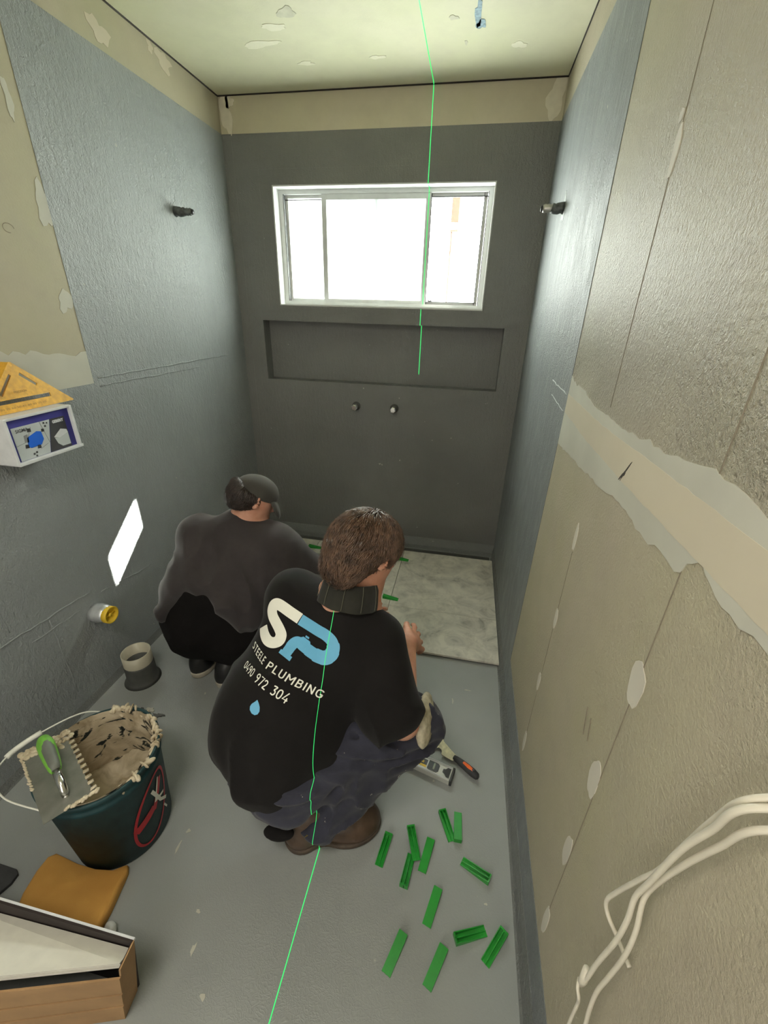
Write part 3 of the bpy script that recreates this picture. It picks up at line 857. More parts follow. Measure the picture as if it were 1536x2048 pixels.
# triangle: hypotenuse along the bottom, right angle at the top, slots cut through
def q_sq(u, v, q): return (q - v*0.25, u, v)
outer = [(-0.150, 0.0), (0.150, 0.0), (0.150, 0.004), (0.006, 0.134), (-0.006, 0.134), (-0.150, 0.004)]
def slot(a, b, w_):
    a, b = Vector(a), Vector(b); d = (b-a).normalized(); nn = Vector((-d[1], d[0]))*w_
    return [tuple(a+nn), tuple(a-nn), tuple(b-nn), tuple(b+nn)]
slots = [slot((-0.098, 0.030), (0.080, 0.030), 0.0055), slot((-0.072, 0.052), (-0.018, 0.104), 0.0085), slot((0.014, 0.100), (0.052, 0.064), 0.0045)]
cu = bpy.data.curves.new('sq', 'CURVE'); cu.dimensions = '2D'; cu.fill_mode = 'BOTH'; cu.extrude = 0.002
for poly in [outer] + slots:
    sp = cu.splines.new('POLY'); sp.points.add(len(poly)-1); sp.use_cyclic_u = True
    for p_, (u, v) in zip(sp.points, poly): p_.co = (u, v, 0, 1)
o = bpy.data.objects.new('tmp', cu); C.objects.link(o)
me = bpy.data.meshes.new_from_object(o.evaluated_get(bpy.context.evaluated_depsgraph_get())); bpy.data.objects.remove(o); me.materials.clear()
for v in me.vertices: v.co = Vector(q_sq(v.co.x, v.co.y, v.co.z))
obj('blade', me, 'square', sq)
bm = bmesh.new(); prism(bm, slot((-0.147, 0.004), (-0.006, 0.131), 0.006), q_sq, -0.012, 0.014); obj('fence', bm, 'square', sq)
flat_text('PRECISION', 0.0085, 'square_dark', sq, lambda u, v: q_sq(-0.030+u, 0.050+v, 0.0025), 0.0002)
flat_text('90 80 70 60 50 45 40 30 20 10', 0.0075, 'square_dark', sq, lambda u, v: q_sq(-0.110+u*1.75, 0.010+v, 0.0025), 0.0001)
for i in range(40):
    pass

# ------------------------------------------------------------------ bucket with adhesive
BC = Vector((0.458, -1.948, 0.0))
bk = empty('adhesive_bucket', BC, label='dark green round bucket smeared with beige tile adhesive', cat='bucket')
bm = bmesh.new()
prof = [(0.118, 0.0), (0.128, 0.006), (0.1455, 0.285), (0.150, 0.290), (0.150, 0.300), (0.1475, 0.303), (0.1475, 0.318), (0.153, 0.322), (0.153, 0.333), (0.149, 0.336), (0.145, 0.333), (0.1445, 0.30), (0.1235, 0.012), (0.0001, 0.012)]
lathe(bm, prof, n=72)
obj('bucket_shell', bm, 'bucket', bk, True)
random.seed(3)
ncell = np.random.default_rng(5)
LAT = ncell.random((32, 32, 32))
def vnoise(P):
    """vectorised value noise, P (N,3) -> -1..1"""
    P = np.asarray(P, float)
    i = np.floor(P).astype(int); f = P - i; f = f*f*(3-2*f)
    r = 0
    for dx in (0, 1):
        for dy in (0, 1):
            for dz in (0, 1):
                wgt = (f[:, 0] if dx else 1-f[:, 0])*(f[:, 1] if dy else 1-f[:, 1])*(f[:, 2] if dz else 1-f[:, 2])
                r = r + wgt*LAT[(i[:, 0]+dx) % 32, (i[:, 1]+dy) % 32, (i[:, 2]+dz) % 32]
    return r*2-1
# adhesive lining the wall (thick and lumpy towards the far side) and pooled in the bottom
bm = bmesh.new(); n, nz = 96, 26
grid = []
for j in range(nz+1):
    z = 0.10 + (0.338-0.10)*j/nz
    row = []
    for k in range(n):
        a = 2*PI*k/n
        far = 0.5+0.5*math.cos(a-1.05)
        nv = float(vnoise(np.array([[math.cos(a)*3+7, math.sin(a)*3+7, z*22]]))[0]) + 0.5*float(vnoise(np.array([[math.cos(a)*8+3, math.sin(a)*8+3, z*50]]))[0])
        top = min(1, (0.338-z)/0.02) if far < 0.6 else 1
        r = 0.1225 + 0.0205*(z/0.30) - (0.0015 + 0.008*max(0, far-0.45)*2*(0.6+0.6*nv))*top - 0.0008
        r = min(r, 0.147)
        zz = z + (0.006*nv*far if j == nz else 0)
        row.append(bm.verts.new((r*math.cos(a), r*math.sin(a), zz)))
    grid.append(row)
for j in range(nz):
    for k in range(n):
        bm.faces.new((grid[j][k], grid[j+1][k], grid[j+1][(k+1) % n], grid[j][(k+1) % n]))
obj('smeared_adhesive', bm, 'adhesive_wall', bk, True)
bm = bmesh.new(); nr = 26; rings = []
for i in range(nr+1):
    r = 0.1315*i/nr + 0.0005
    row = []
    for k in range(64):
        a = 2*PI*k/64
        x, y = r*math.cos(a), r*math.sin(a)
        h = 0.014*float(vnoise(np.array([[x*26+5+3*y, y*26+5, 1.3]]))[0]) + 0.007*float(vnoise(np.array([[x*60+15, y*60+5+40*x, 4.3]]))[0])
        h += 0.05*max(0, (x*0.5+y*0.86)/0.13)**2
        row.append(bm.verts.new((x, y, 0.135+h)))
    rings.append(row)
for a, b in zip(rings, rings[1:]):
    for k in range(64): bm.faces.new((a[k], b[k], b[(k+1) % 64], a[(k+1) % 64]))
obj('adhesive_fill', bm, 'adhesive', bk, True)
# lumps on the rim at the far right side
bm = bmesh.new()
for i in range(60):
    a = random.uniform(-0.35, 2.15); r = 0.146+random.gauss(0, .0025); z = 0.334 - abs(random.gauss(0, 0.010)) + 0.002
    mtx = Matrix.Translation((r*math.cos(a), r*math.sin(a), z)) @ Matrix.Rotation(random.uniform(0, 3), 4, 'Z') @ Matrix.Diagonal((random.uniform(.005, .020), random.uniform(.003, .008), random.uniform(.004, .013), 1))
    bmesh.ops.create_icosphere(bm, subdivisions=2, radius=1, matrix=mtx)
for i in range(16):
    a = random.uniform(-0.6, -0.15) if i % 2 else random.uniform(4.1, 4.5); r = 0.140; z = 0.325 - abs(random.gauss(0, 0.02))
    mtx = Matrix.Translation((r*math.cos(a), r*math.sin(a), z)) @ Matrix.Diagonal((random.uniform(.004, .009), random.uniform(.004, .010), random.uniform(.006, .016), 1))
    bmesh.ops.create_icosphere(bm, subdivisions=2, radius=1, matrix=mtx)
obj('adhesive_lumps', bm, 'adhesive', bk, True, kind='stuff')
# wire handle lying towards the left wall
lug0, lug1 = Vector((-0.083, 0.128, 0.318)), Vector((-0.035, -0.152, 0.316))
hp = spline([lug0, (-0.17, 0.118, 0.307), (-0.245, 0.055, 0.290), (-0.285, -0.020, 0.280), (-0.262, -0.085, 0.292), (-0.215, -0.120, 0.300), (-0.150, -0.142, 0.300), lug1], 8)
bm = bmesh.new(); tube(bm, hp, 0.0022, 8); hd = obj('wire_handle', bm, 'white', bk, True)
bm = bmesh.new(); tube(bm, [hp[k] for k in range(17, 27)], 0.0075, 12); obj('handle_grip', bm, 'white', hd, True)
# red oval emblem with pale slashes, wrapped on the bucket side
def on_bucket(u, v, off=0.0010):
    r = 0.128 + 0.0178*(v/0.285) + off
    a = u/0.14
    return (r*math.cos(a), r*math.sin(a), v)
def stroke(pts, w_, closed=False):
    """2D polyline -> list of quads"""
    pts = [Vector(p) for p in pts]; n = len(pts); L, R = [], []
    ws = w_ if isinstance(w_, list) else [w_]*n
    for i in range(n):
        a = pts[(i-1) % n] if closed or i > 0 else pts[i]
        b = pts[(i+1) % n] if closed or i < n-1 else pts[i]
        d = (b-a).normalized(); nn = Vector((-d[1], d[0]))*ws[i]*0.5
        L.append(pts[i]+nn); R.append(pts[i]-nn)
    return [(L[i], R[i], R[(i+1) % n], L[(i+1) % n]) for i in range(n if closed else n-1)]
EM = -0.17   # emblem centre angle*0.14
bm = bmesh.new()
ring_pts = []
for i in range(48):
    a = 2*PI*i/48
    x, y = 0.060*math.cos(a), 0.115*math.sin(a)
    ring_pts.append((EM*0.14/0.14 + x*0.95 + y*0.30, 0.145 + y))
EMc = -0.012
for q in stroke([(EMc + (p[0]-EM), p[1]) for p in ring_pts], 0.0085, True):
    bm.faces.new([bm.verts.new(on_bucket(p[0], p[1])) for p in q])
def wide(pts, w_, steps=14):
    P = [Vector(p) for p in pts]; out = []
    for a, b in zip(P, P[1:]):
        for i in range(steps): out.append(a.lerp(b, i/steps))
    out.append(P[-1]); return out
for pts, w_ in (([(-0.062, 0.115), (0.004, 0.150)], 0.026), ([(0.0, 0.135), (0.045, 0.225)], 0.016)):
    for q in stroke(wide(pts, w_), w_):
        bm.faces.new([bm.verts.new(on_bucket(p[0]+EMc, p[1])) for p in q])
em = obj('red_emblem', bm, 'red', bk)
bm = bmesh.new()
for pts, w_ in (([(0.006, 0.215), (0.030, 0.140), (0.058, 0.108)], 0.010), ([(0.036, 0.235), (0.010, 0.160)], 0.006), ([(0.010, 0.165), (0.050, 0.150)], 0.009), ([(0.040, 0.100), (0.052, 0.070)], 0.006)):
    for q in stroke(wide(pts, w_), w_):
        bm.faces.new([bm.verts.new(on_bucket(p[0]+EMc, p[1], 0.0014)) for p in q])
obj('pale_slashes', bm, 'white', em)

# notched trowel resting across the bucket rim
TA, TB, TC_, TD = Vector((0.268, -2.008, 0.3565)), Vector((0.341, -1.918, 0.352)), Vector((0.556, -2.049, 0.3600)), Vector((0.497, -2.144, 0.360))
tw = empty('notched_trowel', (0, 0, 0), label='steel notched trowel with green and grey handle lying on the bucket rim', cat='trowel')
ex = (TC_-TB).normalized(); ey = (TA-TB); ey = (ey - ex*ey.dot(ex)).normalized(); ez = ex.cross(ey)
if ez.z < 0: ez = -ez
Lx, Ly = (TC_-TB).length, 0.112
def q_tw(u, v, q): return TB + ex*u + ey*v + ez*q
poly = []
nn_ = 12
for i in range(nn_):   # notched long side (v = 0)
    a, b = Lx*i/nn_, Lx*(i+0.5)/nn_
    poly += [(a, 0.0), (b, 0.0), (b, 0.010), (Lx*(i+1)/nn_, 0.010)]
poly += [(Lx, 0.0), (Lx, Ly)]
poly += [(0.0, Ly)]
for i in range(5):
    a = Ly - Ly*(i+0.5)/5.2
    poly += [(0.0, a), (0.010, a), (0.010, a-Ly*0.09), (0.0, a-Ly*0.09)]
bm = bmesh.new(); prism(bm, poly, q_tw, 0, 0.0012)
obj('blade', bm, plain('trowel_steel', (0.24, 0.24, 0.21), 0.4, 0.5, 0.15), tw)
bm = bmesh.new()   # adhesive clinging to the teeth and edges
for i in range(nn_):
    u0 = Lx*(i+0.25)/nn_
    vs_ = []
    for du, dv, dz in ((-.0042, -.002, -.001), (.0042, -.002, -.001), (.0044, .014, -.001), (-.0044, .013, -.001), (-.0036, -.001, .0045), (.0036, 0.0, .005), (.0034, .012, .0035), (-.0036, .011, .004)):
        vs_.append(bm.verts.new(q_tw(u0+du+random.uniform(-.0007, .0007), dv+random.uniform(-.001, .001), dz+random.uniform(-.0006, .0006))))
    for q4_ in ((3, 2, 1, 0), (4, 5, 6, 7), (0, 1, 5, 4), (1, 2, 6, 5), (2, 3, 7, 6), (3, 0, 4, 7)): bm.faces.new([vs_[k_] for k_ in q4_])
for i in range(90):
    v_ = random.uniform(-0.004, Ly); u_ = abs(random.gauss(0, 0.016)) - 0.004
    if v_ < 0.03: u_ *= 1.7
    mtx = Matrix.Translation(q_tw(u_, v_, 0.0022)) @ Matrix.Diagonal((random.uniform(.004, .009), random.uniform(.004, .008), random.uniform(.002, .005), 1))
    bmesh.ops.create_icosphere(bm, subdivisions=2, radius=1, matrix=mtx)
for i in range(40):
    mtx = Matrix.Translation(q_tw(random.uniform(0.0, Lx*0.55), Ly-0.001+random.gauss(0, .001), 0.001)) @ Matrix.Diagonal((.006, .0025, .003, 1))
    bmesh.ops.create_icosphere(bm, subdivisions=1, radius=1, matrix=mtx)
for i in range(26):
    mtx = Matrix.Translation(q_tw(Lx-0.002+random.gauss(0, .002), random.uniform(0, Ly*0.6), 0.001)) @ Matrix.Diagonal((.004, .007, .004, 1))
    bmesh.ops.create_icosphere(bm, subdivisions=1, radius=1, matrix=mtx)
obj('clinging_adhesive', bm, 'adhesive', tw, True, kind='stuff')
hc = 0.058
bm = bmesh.new(); tube(bm, [q_tw(0.015, hc, 0.001), q_tw(Lx-0.035, hc, 0.001)], 0.006, 8); obj('spine', bm, 'steel', tw, True)
bm = bmesh.new(); tube(bm, [q_tw(Lx-0.045, hc, 0.002), q_tw(Lx-0.042, hc, 0.02), q_tw(Lx-0.055, hc, 0.034), q_tw(Lx-0.105, hc, 0.040)], [0.009, 0.009, 0.0095, 0.0095], 14); obj('shank', bm, 'chrome', tw, True)
def ellip_tube(bm, pts, rs, rt, n=16):
    tube(bm, pts, rs, n)
bm = bmesh.new()
HP = [q_tw(u, hc, z) for u, z in ((Lx-0.095, 0.040), (Lx-0.105, 0.041), (Lx-0.135, 0.043), (Lx-0.170, 0.044), (Lx-0.200, 0.043), (Lx-0.222, 0.040), (Lx-0.228, 0.038))]
tube(bm, HP, [0.011, 0.0145, 0.0175, 0.0195, 0.0195, 0.015, 0.007], 18); hg = obj('handle', bm, 'lime', tw, True)
bm = bmesh.new()
HP2 = [q_tw(u, hc-0.001, z) for u, z in ((Lx-0.0945, 0.044), (Lx-0.108, 0.0475), (Lx-0.135, 0.050), (Lx-0.165, 0.0515), (Lx-0.192, 0.050), (Lx-0.208, 0.046))]
tube(bm, HP2, [0.0095, 0.0125, 0.0142, 0.0150, 0.0125, 0.005], 16); obj('grip_inlay', bm, 'grey_grip', hg, True)

# ------------------------------------------------------------------ sponge, scrap, dark tool edge, tile carton
sp = [(0.330, -2.068), (0.366, -2.072), (0.420, -2.082), (0.480, -2.083), (0.525, -2.070), (0.552, -2.052), (0.562, -2.066), (0.570, -2.100), (0.580, -2.150), (0.583, -2.195), (0.560, -2.207), (0.470, -2.216), (0.385, -2.215), (0.350, -2.206), (0.333, -2.170), (0.323, -2.120), (0.324, -2.085)]
bm = bmesh.new(); n = len(sp)
cx, cy = sum(p[0] for p in sp)/n, sum(p[1] for p in sp)/n
lay = []
for s, z in ((0.96, 0.0005), (1.0, 0.005), (1.0, 0.026), (0.985, 0.033), (0.93, 0.037)):
    lay.append([bm.verts.new((cx+(x-cx)*s, cy+(y-cy)*s, z*(1.0 if y < -2.075 else 0.6))) for x, y in sp])
for a, b in zip(lay, lay[1:]):
    for k in range(n): bm.faces.new((a[k], a[(k+1) % n], b[(k+1) % n], b[k]))
bm.faces.new(lay[0][::-1]); bm.faces.new(lay[-1])
bmesh.ops.recalc_face_normals(bm, faces=bm.faces)
tag(obj('sponge', bm, 'sponge', None, True), 'orange sponge slab lying between the bucket and the tile carton', 'sponge')
bm = bmesh.new()
bmesh.ops.create_icosphere(bm, subdivisions=3, radius=1, matrix=Matrix.Translation((0.606, -2.182, 0.016)) @ Matrix.Diagonal((0.017, 0.014, 0.014, 1)))
P = np.array([v.co[:] for v in bm.verts]); dn = vnoise(P*70+3)
for v, d in zip(bm.verts, dn): v.co += (v.co - Vector((0.606, -2.182, 0.016)))*0.35*d
for v in bm.verts: v.co.z = max(0.0005, v.co.z)
tag(obj('plastic_scrap', bm, 'plastic_scrap'), 'crumpled white plastic scrap beside the sponge and the tile carton', 'scrap')
bm = bmesh.new()
prism(bm, [(0.03, -2.125), (0.19, -2.118), (0.248, -2.120), (0.262, -2.128), (0.264, -2.150), (0.250, -2.185), (0.22, -2.23), (0.03, -2.26)], lambda u, v, q: (u, v, q), 0.0006, 0.010)
dt = tag(obj('rubber_mat', bm, 'rubber'), 'dark grey rubber pad lying on the floor at the left edge', 'pad')
bm = bmesh.new(); box(bm, 0.10, 0.22, -2.21, -2.165, 0.0102, 0.034, bevel=0.006); obj('pad_grip', bm, 'black', dt)

ct = empty('tile_carton', (0, 0, 0), label='open cardboard carton of pale tiles standing at the bottom left corner', cat='carton')
X0, X1 = 0.20, 0.797
bm = bmesh.new()
prism(bm, [(X0, -2.252), (X1-0.003, -2.2505), (X1-0.003, -2.256), (X0, -2.257)], lambda u, v, q: (u-(0.262-q)*0.20*(u > 0.5), v, q), 0.0005, 0.262)
obj('back_panel', bm, ['box_inside'], ct)
bm = bmesh.new(); box(bm, X0, X1-0.002, -2.2520, -2.2480, 0.257, 0.2635); obj('top_edge', bm, 'box_white', ct)
bm = bmesh.new(); prism(bm, [(X1-0.004, -2.252), (X1-0.001, -2.252), (X1+0.003, -2.296), (X1, -2.297)], lambda u, v, q: (u-(0.262-q)*0.20, v-(0.262-q)*0.03, q), 0.0005, 0.262); obj('end_panel', bm, 'cardboard', ct)
bm = bmesh.new(); prism(bm, [(X1-0.0056, -2.253), (X1-0.0046, -2.253), (X1-0.0008, -2.296), (X1-0.0018, -2.297)], lambda u, v, q: (u-(0.262-q)*0.20, v, q), 0.20, 0.261); obj('end_lining', bm, 'box_inside', ct)
bm = bmesh.new()
for k, (zt, zb) in enumerate(((0.232, 0.150), (0.146, 0.085), (0.081, 0.001))):   # creased front panel in three slightly kinked folds
    o_ = 0.0015*k
    prism(bm, [(X0, -2.470-o_), (X0, -2.474-o_), (X1+0.001, -2.302-o_), (X1+0.001, -2.298-o_)], lambda u, v, q: (u-(0.25-q)*0.20*(u > 0.5), v, q), zb, zt)
obj('front_panel', bm, 'cardboard', ct)
for k in range(2):   # two pale tiles tilted in the carton
    bm = bmesh.new()
    z0 = 0.250 - k*0.0115
    A = Vector((X0, -2.2585, z0-0.055)); B = Vector((X1-0.010, -2.2585, z0-0.012)); D = Vector((X0, -2.455, z0+0.004)); E_ = Vector((X1-0.010, -2.286, z0+0.002))
    dn_ = Vector((0, 0, -0.0095))
    vs = [bm.verts.new(q) for q in (A, B, E_, D, A+dn_, B+dn_, E_+dn_, D+dn_)]
    for q in ((0, 1, 2, 3), (7, 6, 5, 4), (0, 4, 5, 1), (1, 5, 6, 2), (2, 6, 7, 3), (3, 7, 4, 0)): bm.faces.new([vs[i] for i in q])
    bmesh.ops.recalc_face_normals(bm, faces=bm.faces)
    obj('pale_tile', bm, 'tile_stack', ct)

# ------------------------------------------------------------------ spirit level and putty knife
lv = empty('spirit_level', (1.4475, -1.600, 0), rz=math.atan2(-1.573+1.538, 1.454-1.319), label='silver box spirit level lying flat half under the bent knee', cat='level')
LL = 0.60
bm = bmesh.new()
box(bm, -LL, 0, -0.026, 0.026, 0.0005, 0.024, bevel=0.0015)
obj('rail', bm, 'steel', lv)
bpy.data.objects['rail'].data.materials[0] = plain('brushed_aluminium', (0.62, 0.62, 0.58), 0.35, 0.4, 0.06)
bm = bmesh.new()
for y in (-0.0245, 0.0175, 0.0225): box(bm, -LL, -0.001, y, y+0.0022, 0.0241, 0.0262)
obj('edge_rib', bm, 'box_white', lv)
bm = bmesh.new(); box(bm, 0.0, 0.008, -0.027, 0.027, 0.0005, 0.0255, bevel=0.002); obj('end_cap', bm, 'black', lv)
bm = bmesh.new(); prism(bm, [(-0.030, -0.006), (-0.022, -0.010), (-0.014, -0.018), (-0.004, -0.018), (-0.004, 0.016), (-0.016, 0.016), (-0.022, 0.008), (-0.030, 0.006)], lambda u, v, q: (u, v, q), 0.0241, 0.0256); obj('grip_inlay', bm, 'black', lv)
bm = bmesh.new(); prism(bm, [(-0.084, -0.015), (-0.080, -0.018), (-0.050, -0.018), (-0.044, -0.012), (-0.044, 0.010), (-0.050, 0.015), (-0.084, 0.015)], lambda u, v, q: (u, v, q), 0.0241, 0.0258); vw = obj('vial_window', bm, 'black', lv)
bm = bmesh.new(); tube(bm, [(-0.062, -0.012, 0.026), (-0.062, 0.010, 0.026)], 0.0035, 10); obj('vial', bm, plain('vial_pale', (0.45, 0.50, 0.40), 0.2), vw, True)
bm = bmesh.new(); prism(bm, [(-0.150, -0.016), (-0.088, -0.016), (-0.088, -0.008), (-0.150, -0.008)], lambda u, v, q: (u, v, q), 0.0241, 0.0250); obj('yellow_label', bm, 'yellow', lv)
bm = bmesh.new(); prism(bm, [(-0.150, -0.0075), (-0.088, -0.0075), (-0.088, 0.013), (-0.150, 0.013)], lambda u, v, q: (u, v, q), 0.0241, 0.0250); lb_ = obj('dark_label', bm, 'ink', lv)
flat_text('600', 0.012, 'yellow', lb_, lambda u, v: (-0.118+u, -0.003+v, 0.0253), 0.0005)

pk = empty('putty_knife', (1.465, -1.532, 0), rz=math.atan2(-1.585+1.532, 1.540-1.465), label='hooked scraper knife with orange and black handle near the right wall', cat='scraper')
ca, sa = math.cos(pk.rotation_euler.z), math.sin(pk.rotation_euler.z)
def loc_(x, y): dx, dy = x-1.465, y+1.532; return (dx*ca+dy*sa, -dx*sa+dy*ca)
bp = [loc_(*q) for q in ((1.372, -1.492), (1.384, -1.478), (1.399, -1.464), (1.405, -1.452), (1.411, -1.458), (1.416, -1.470), (1.440, -1.495), (1.466, -1.519), (1.452, -1.540), (1.430, -1.532), (1.409, -1.523), (1.411, -1.512), (1.407, -1.503), (1.399, -1.498), (1.390, -1.500), (1.377, -1.505))]
bm = bmesh.new(); prism(bm, bp, lambda u, v, q: (u, v, q), 0.0085, 0.0102)
obj('blade', bm, plain('smeared_steel', (0.62, 0.58, 0.40), 0.45, 0.2, 0.25, scale=60), pk)
bm = bmesh.new(); tube(bm, [(-0.012, 0, 0.011), (0.0, 0, 0.0115), (0.02, 0, 0.0135), (0.045, 0, 0.0145), (0.070, 0, 0.0145), (0.088, 0, 0.014), (0.094, 0, 0.014)], [0.008, 0.0105, 0.0125, 0.0138, 0.0142, 0.0115, 0.005], 16); hk = obj('handle', bm, 'rubber', pk, True)
bm = bmesh.new(); tube(bm, [(0.018, 0, 0.019), (0.03, 0, 0.0212), (0.05, 0, 0.0225), (0.07, 0, 0.0222), (0.082, 0, 0.019)], [0.002, 0.0070, 0.0080, 0.0075, 0.003], 14); oi = obj('orange_inlay', bm, 'orange', hk, True)
bm = bmesh.new(); tube(bm, [(0.070, 0, 0.027), (0.070, 0, 0.0305)], 0.0045, 12); obj('hanging_hole', bm, 'ink', oi)

# ------------------------------------------------------------------ cables from a hole in the right wall
bm = bmesh.new(); prism(bm, blob(0.030, 0.022, 18, 0.2), lambda u, v, q: (W-q, -2.292+v, 1.128+u), 0.0, 0.0022)
obj('cable_hole', bm, plain('dark_brown_hole', (0.05, 0.025, 0.018), 0.9, 0, 0.4), wr)
cb = empty('white_cables', (W, -2.29, 1.13), label='bundle of white electrical cables hanging out of the right wall', cat='cable')
def cable(pts, r, name='cable'):
    bm = bmesh.new()
    tube(bm, spline([Vector((W-d, y, z)) - Vector((W, -2.29, 1.13)) for y, z, d in pts], 8), r, 10)
    return obj(name, bm, 'cable', cb, True)
cable([(-2.31, 1.150, -0.01), (-2.297, 1.112, 0.03), (-2.281, 1.055, 0.03), (-2.269, 0.988, 0.03), (-2.258, 0.919, 0.03), (-2.242, 0.862, 0.03), (-2.220, 0.780, 0.03), (-2.212, 0.738, 0.03), (-2.218, 0.715, 0.024), (-2.236, 0.700, 0.012), (-2.262, 0.700, 0.006)], 0.0030)
cable([(-2.315, 1.138, -0.01), (-2.302, 1.106, 0.034), (-2.288, 1.050, 0.034), (-2.272, 0.984, 0.034), (-2.255, 0.885, 0.03), (-2.248, 0.835, 0.03), (-2.254, 0.793, 0.03), (-2.254, 0.736, 0.03), (-2.246, 0.650, 0.03), (-2.243, 0.590, 0.03), (-2.238, 0.560, 0.03)], 0.0034)
cable([(-2.325, 1.130, -0.01), (-2.308, 1.090, 0.024), (-2.292, 1.035, 0.024), (-2.272, 0.965, 0.022), (-2.252, 0.880, 0.020), (-2.250, 0.838, 0.022), (-2.262, 0.79, 0.022), (-2.266, 0.735, 0.022), (-2.262, 0.66, 0.022), (-2.258, 0.60, 0.022), (-2.262, 0.55, 0.022), (-2.268, 0.50, 0.02), (-2.275, 0.42, 0.02)], 0.0032)
cable([(-2.236, 0.565, 0.034), (-2.244, 0.555, 0.036), (-2.252, 0.545, 0.034), (-2.250, 0.52, 0.03), (-2.252, 0.48, 0.03), (-2.256, 0.42, 0.03)], 0.0026)
bm = bmesh.new(); tube(bm, [Vector((W-d, y, z)) - Vector((W, -2.29, 1.13)) for y, z, d in ((-2.237, 0.600, 0.031), (-2.240, 0.574, 0.031), (-2.238, 0.556, 0.031))], [0.0055, 0.0062, 0.0055], 10); obj('cable_sheath_end', bm, 'cable', cb, True)

# ------------------------------------------------------------------ figures: smooth-blended solids turned into one continuous surface
def V3(*a): return np.array(a, float)
def unit(v): v = np.asarray(v, float); return v/np.linalg.norm(v)
def cap_(a, b, ra, rb, k=0.03): return ('c', np.asarray(a, float), np.asarray(b, float), ra, rb, k)
def ell_(c, axes, rad, k=0.02): return ('e', np.asarray(c, float), np.asarray(axes, float), np.asarray(rad, float), k)
def cut(p): return ('-',) + p
def half_(p, n, k=0.005): return ('h', np.asarray(p, float), unit(n), k)      # keeps the side n points away from
def prim_d(P, q):
    if q[0] == 'c':
        _, a, b, ra, rb, k = q
        ab = b-a; t = np.clip((P-a) @ ab/(ab @ ab), 0, 1)
        return np.linalg.norm(P-a-t[:, None]*ab, axis=1) - (ra+(rb-ra)*t), k
    if q[0] == 'e':
        _, c, ax, r, k = q
        L = (P-c) @ ax.T
        k0 = np.linalg.norm(L/r, axis=1); k1 = np.linalg.norm(L/(r*r), axis=1)+1e-9
        return k0*(k0-1)/k1, k
    if q[0] == 'h':
        return (P-q[1]) @ q[2], q[3]
def field(P, prims, disp=None):
    d = np.full(len(P), 9.0)
    for q in prims:
        if q[0] == '-':
            e_, k = prim_d(P, q[1:]); e_ = -e_
            h = np.clip(0.5 - 0.5*(e_-d)/k*-1, 0, 1)
            d = np.maximum(d, e_) + k*0.25*np.clip(1-np.abs(d-e_)/k, 0, 1)**2
        elif q[0] == 'h':
            e_, k = prim_d(P, q); d = np.maximum(d, e_)
        else:
            e_, k = prim_d(P, q)
            d = np.minimum(d, e_) - k*0.25*np.clip(1-np.abs(d-e_)/k, 0, 1)**2
    if disp is not None: d = d + disp(P)
    return d
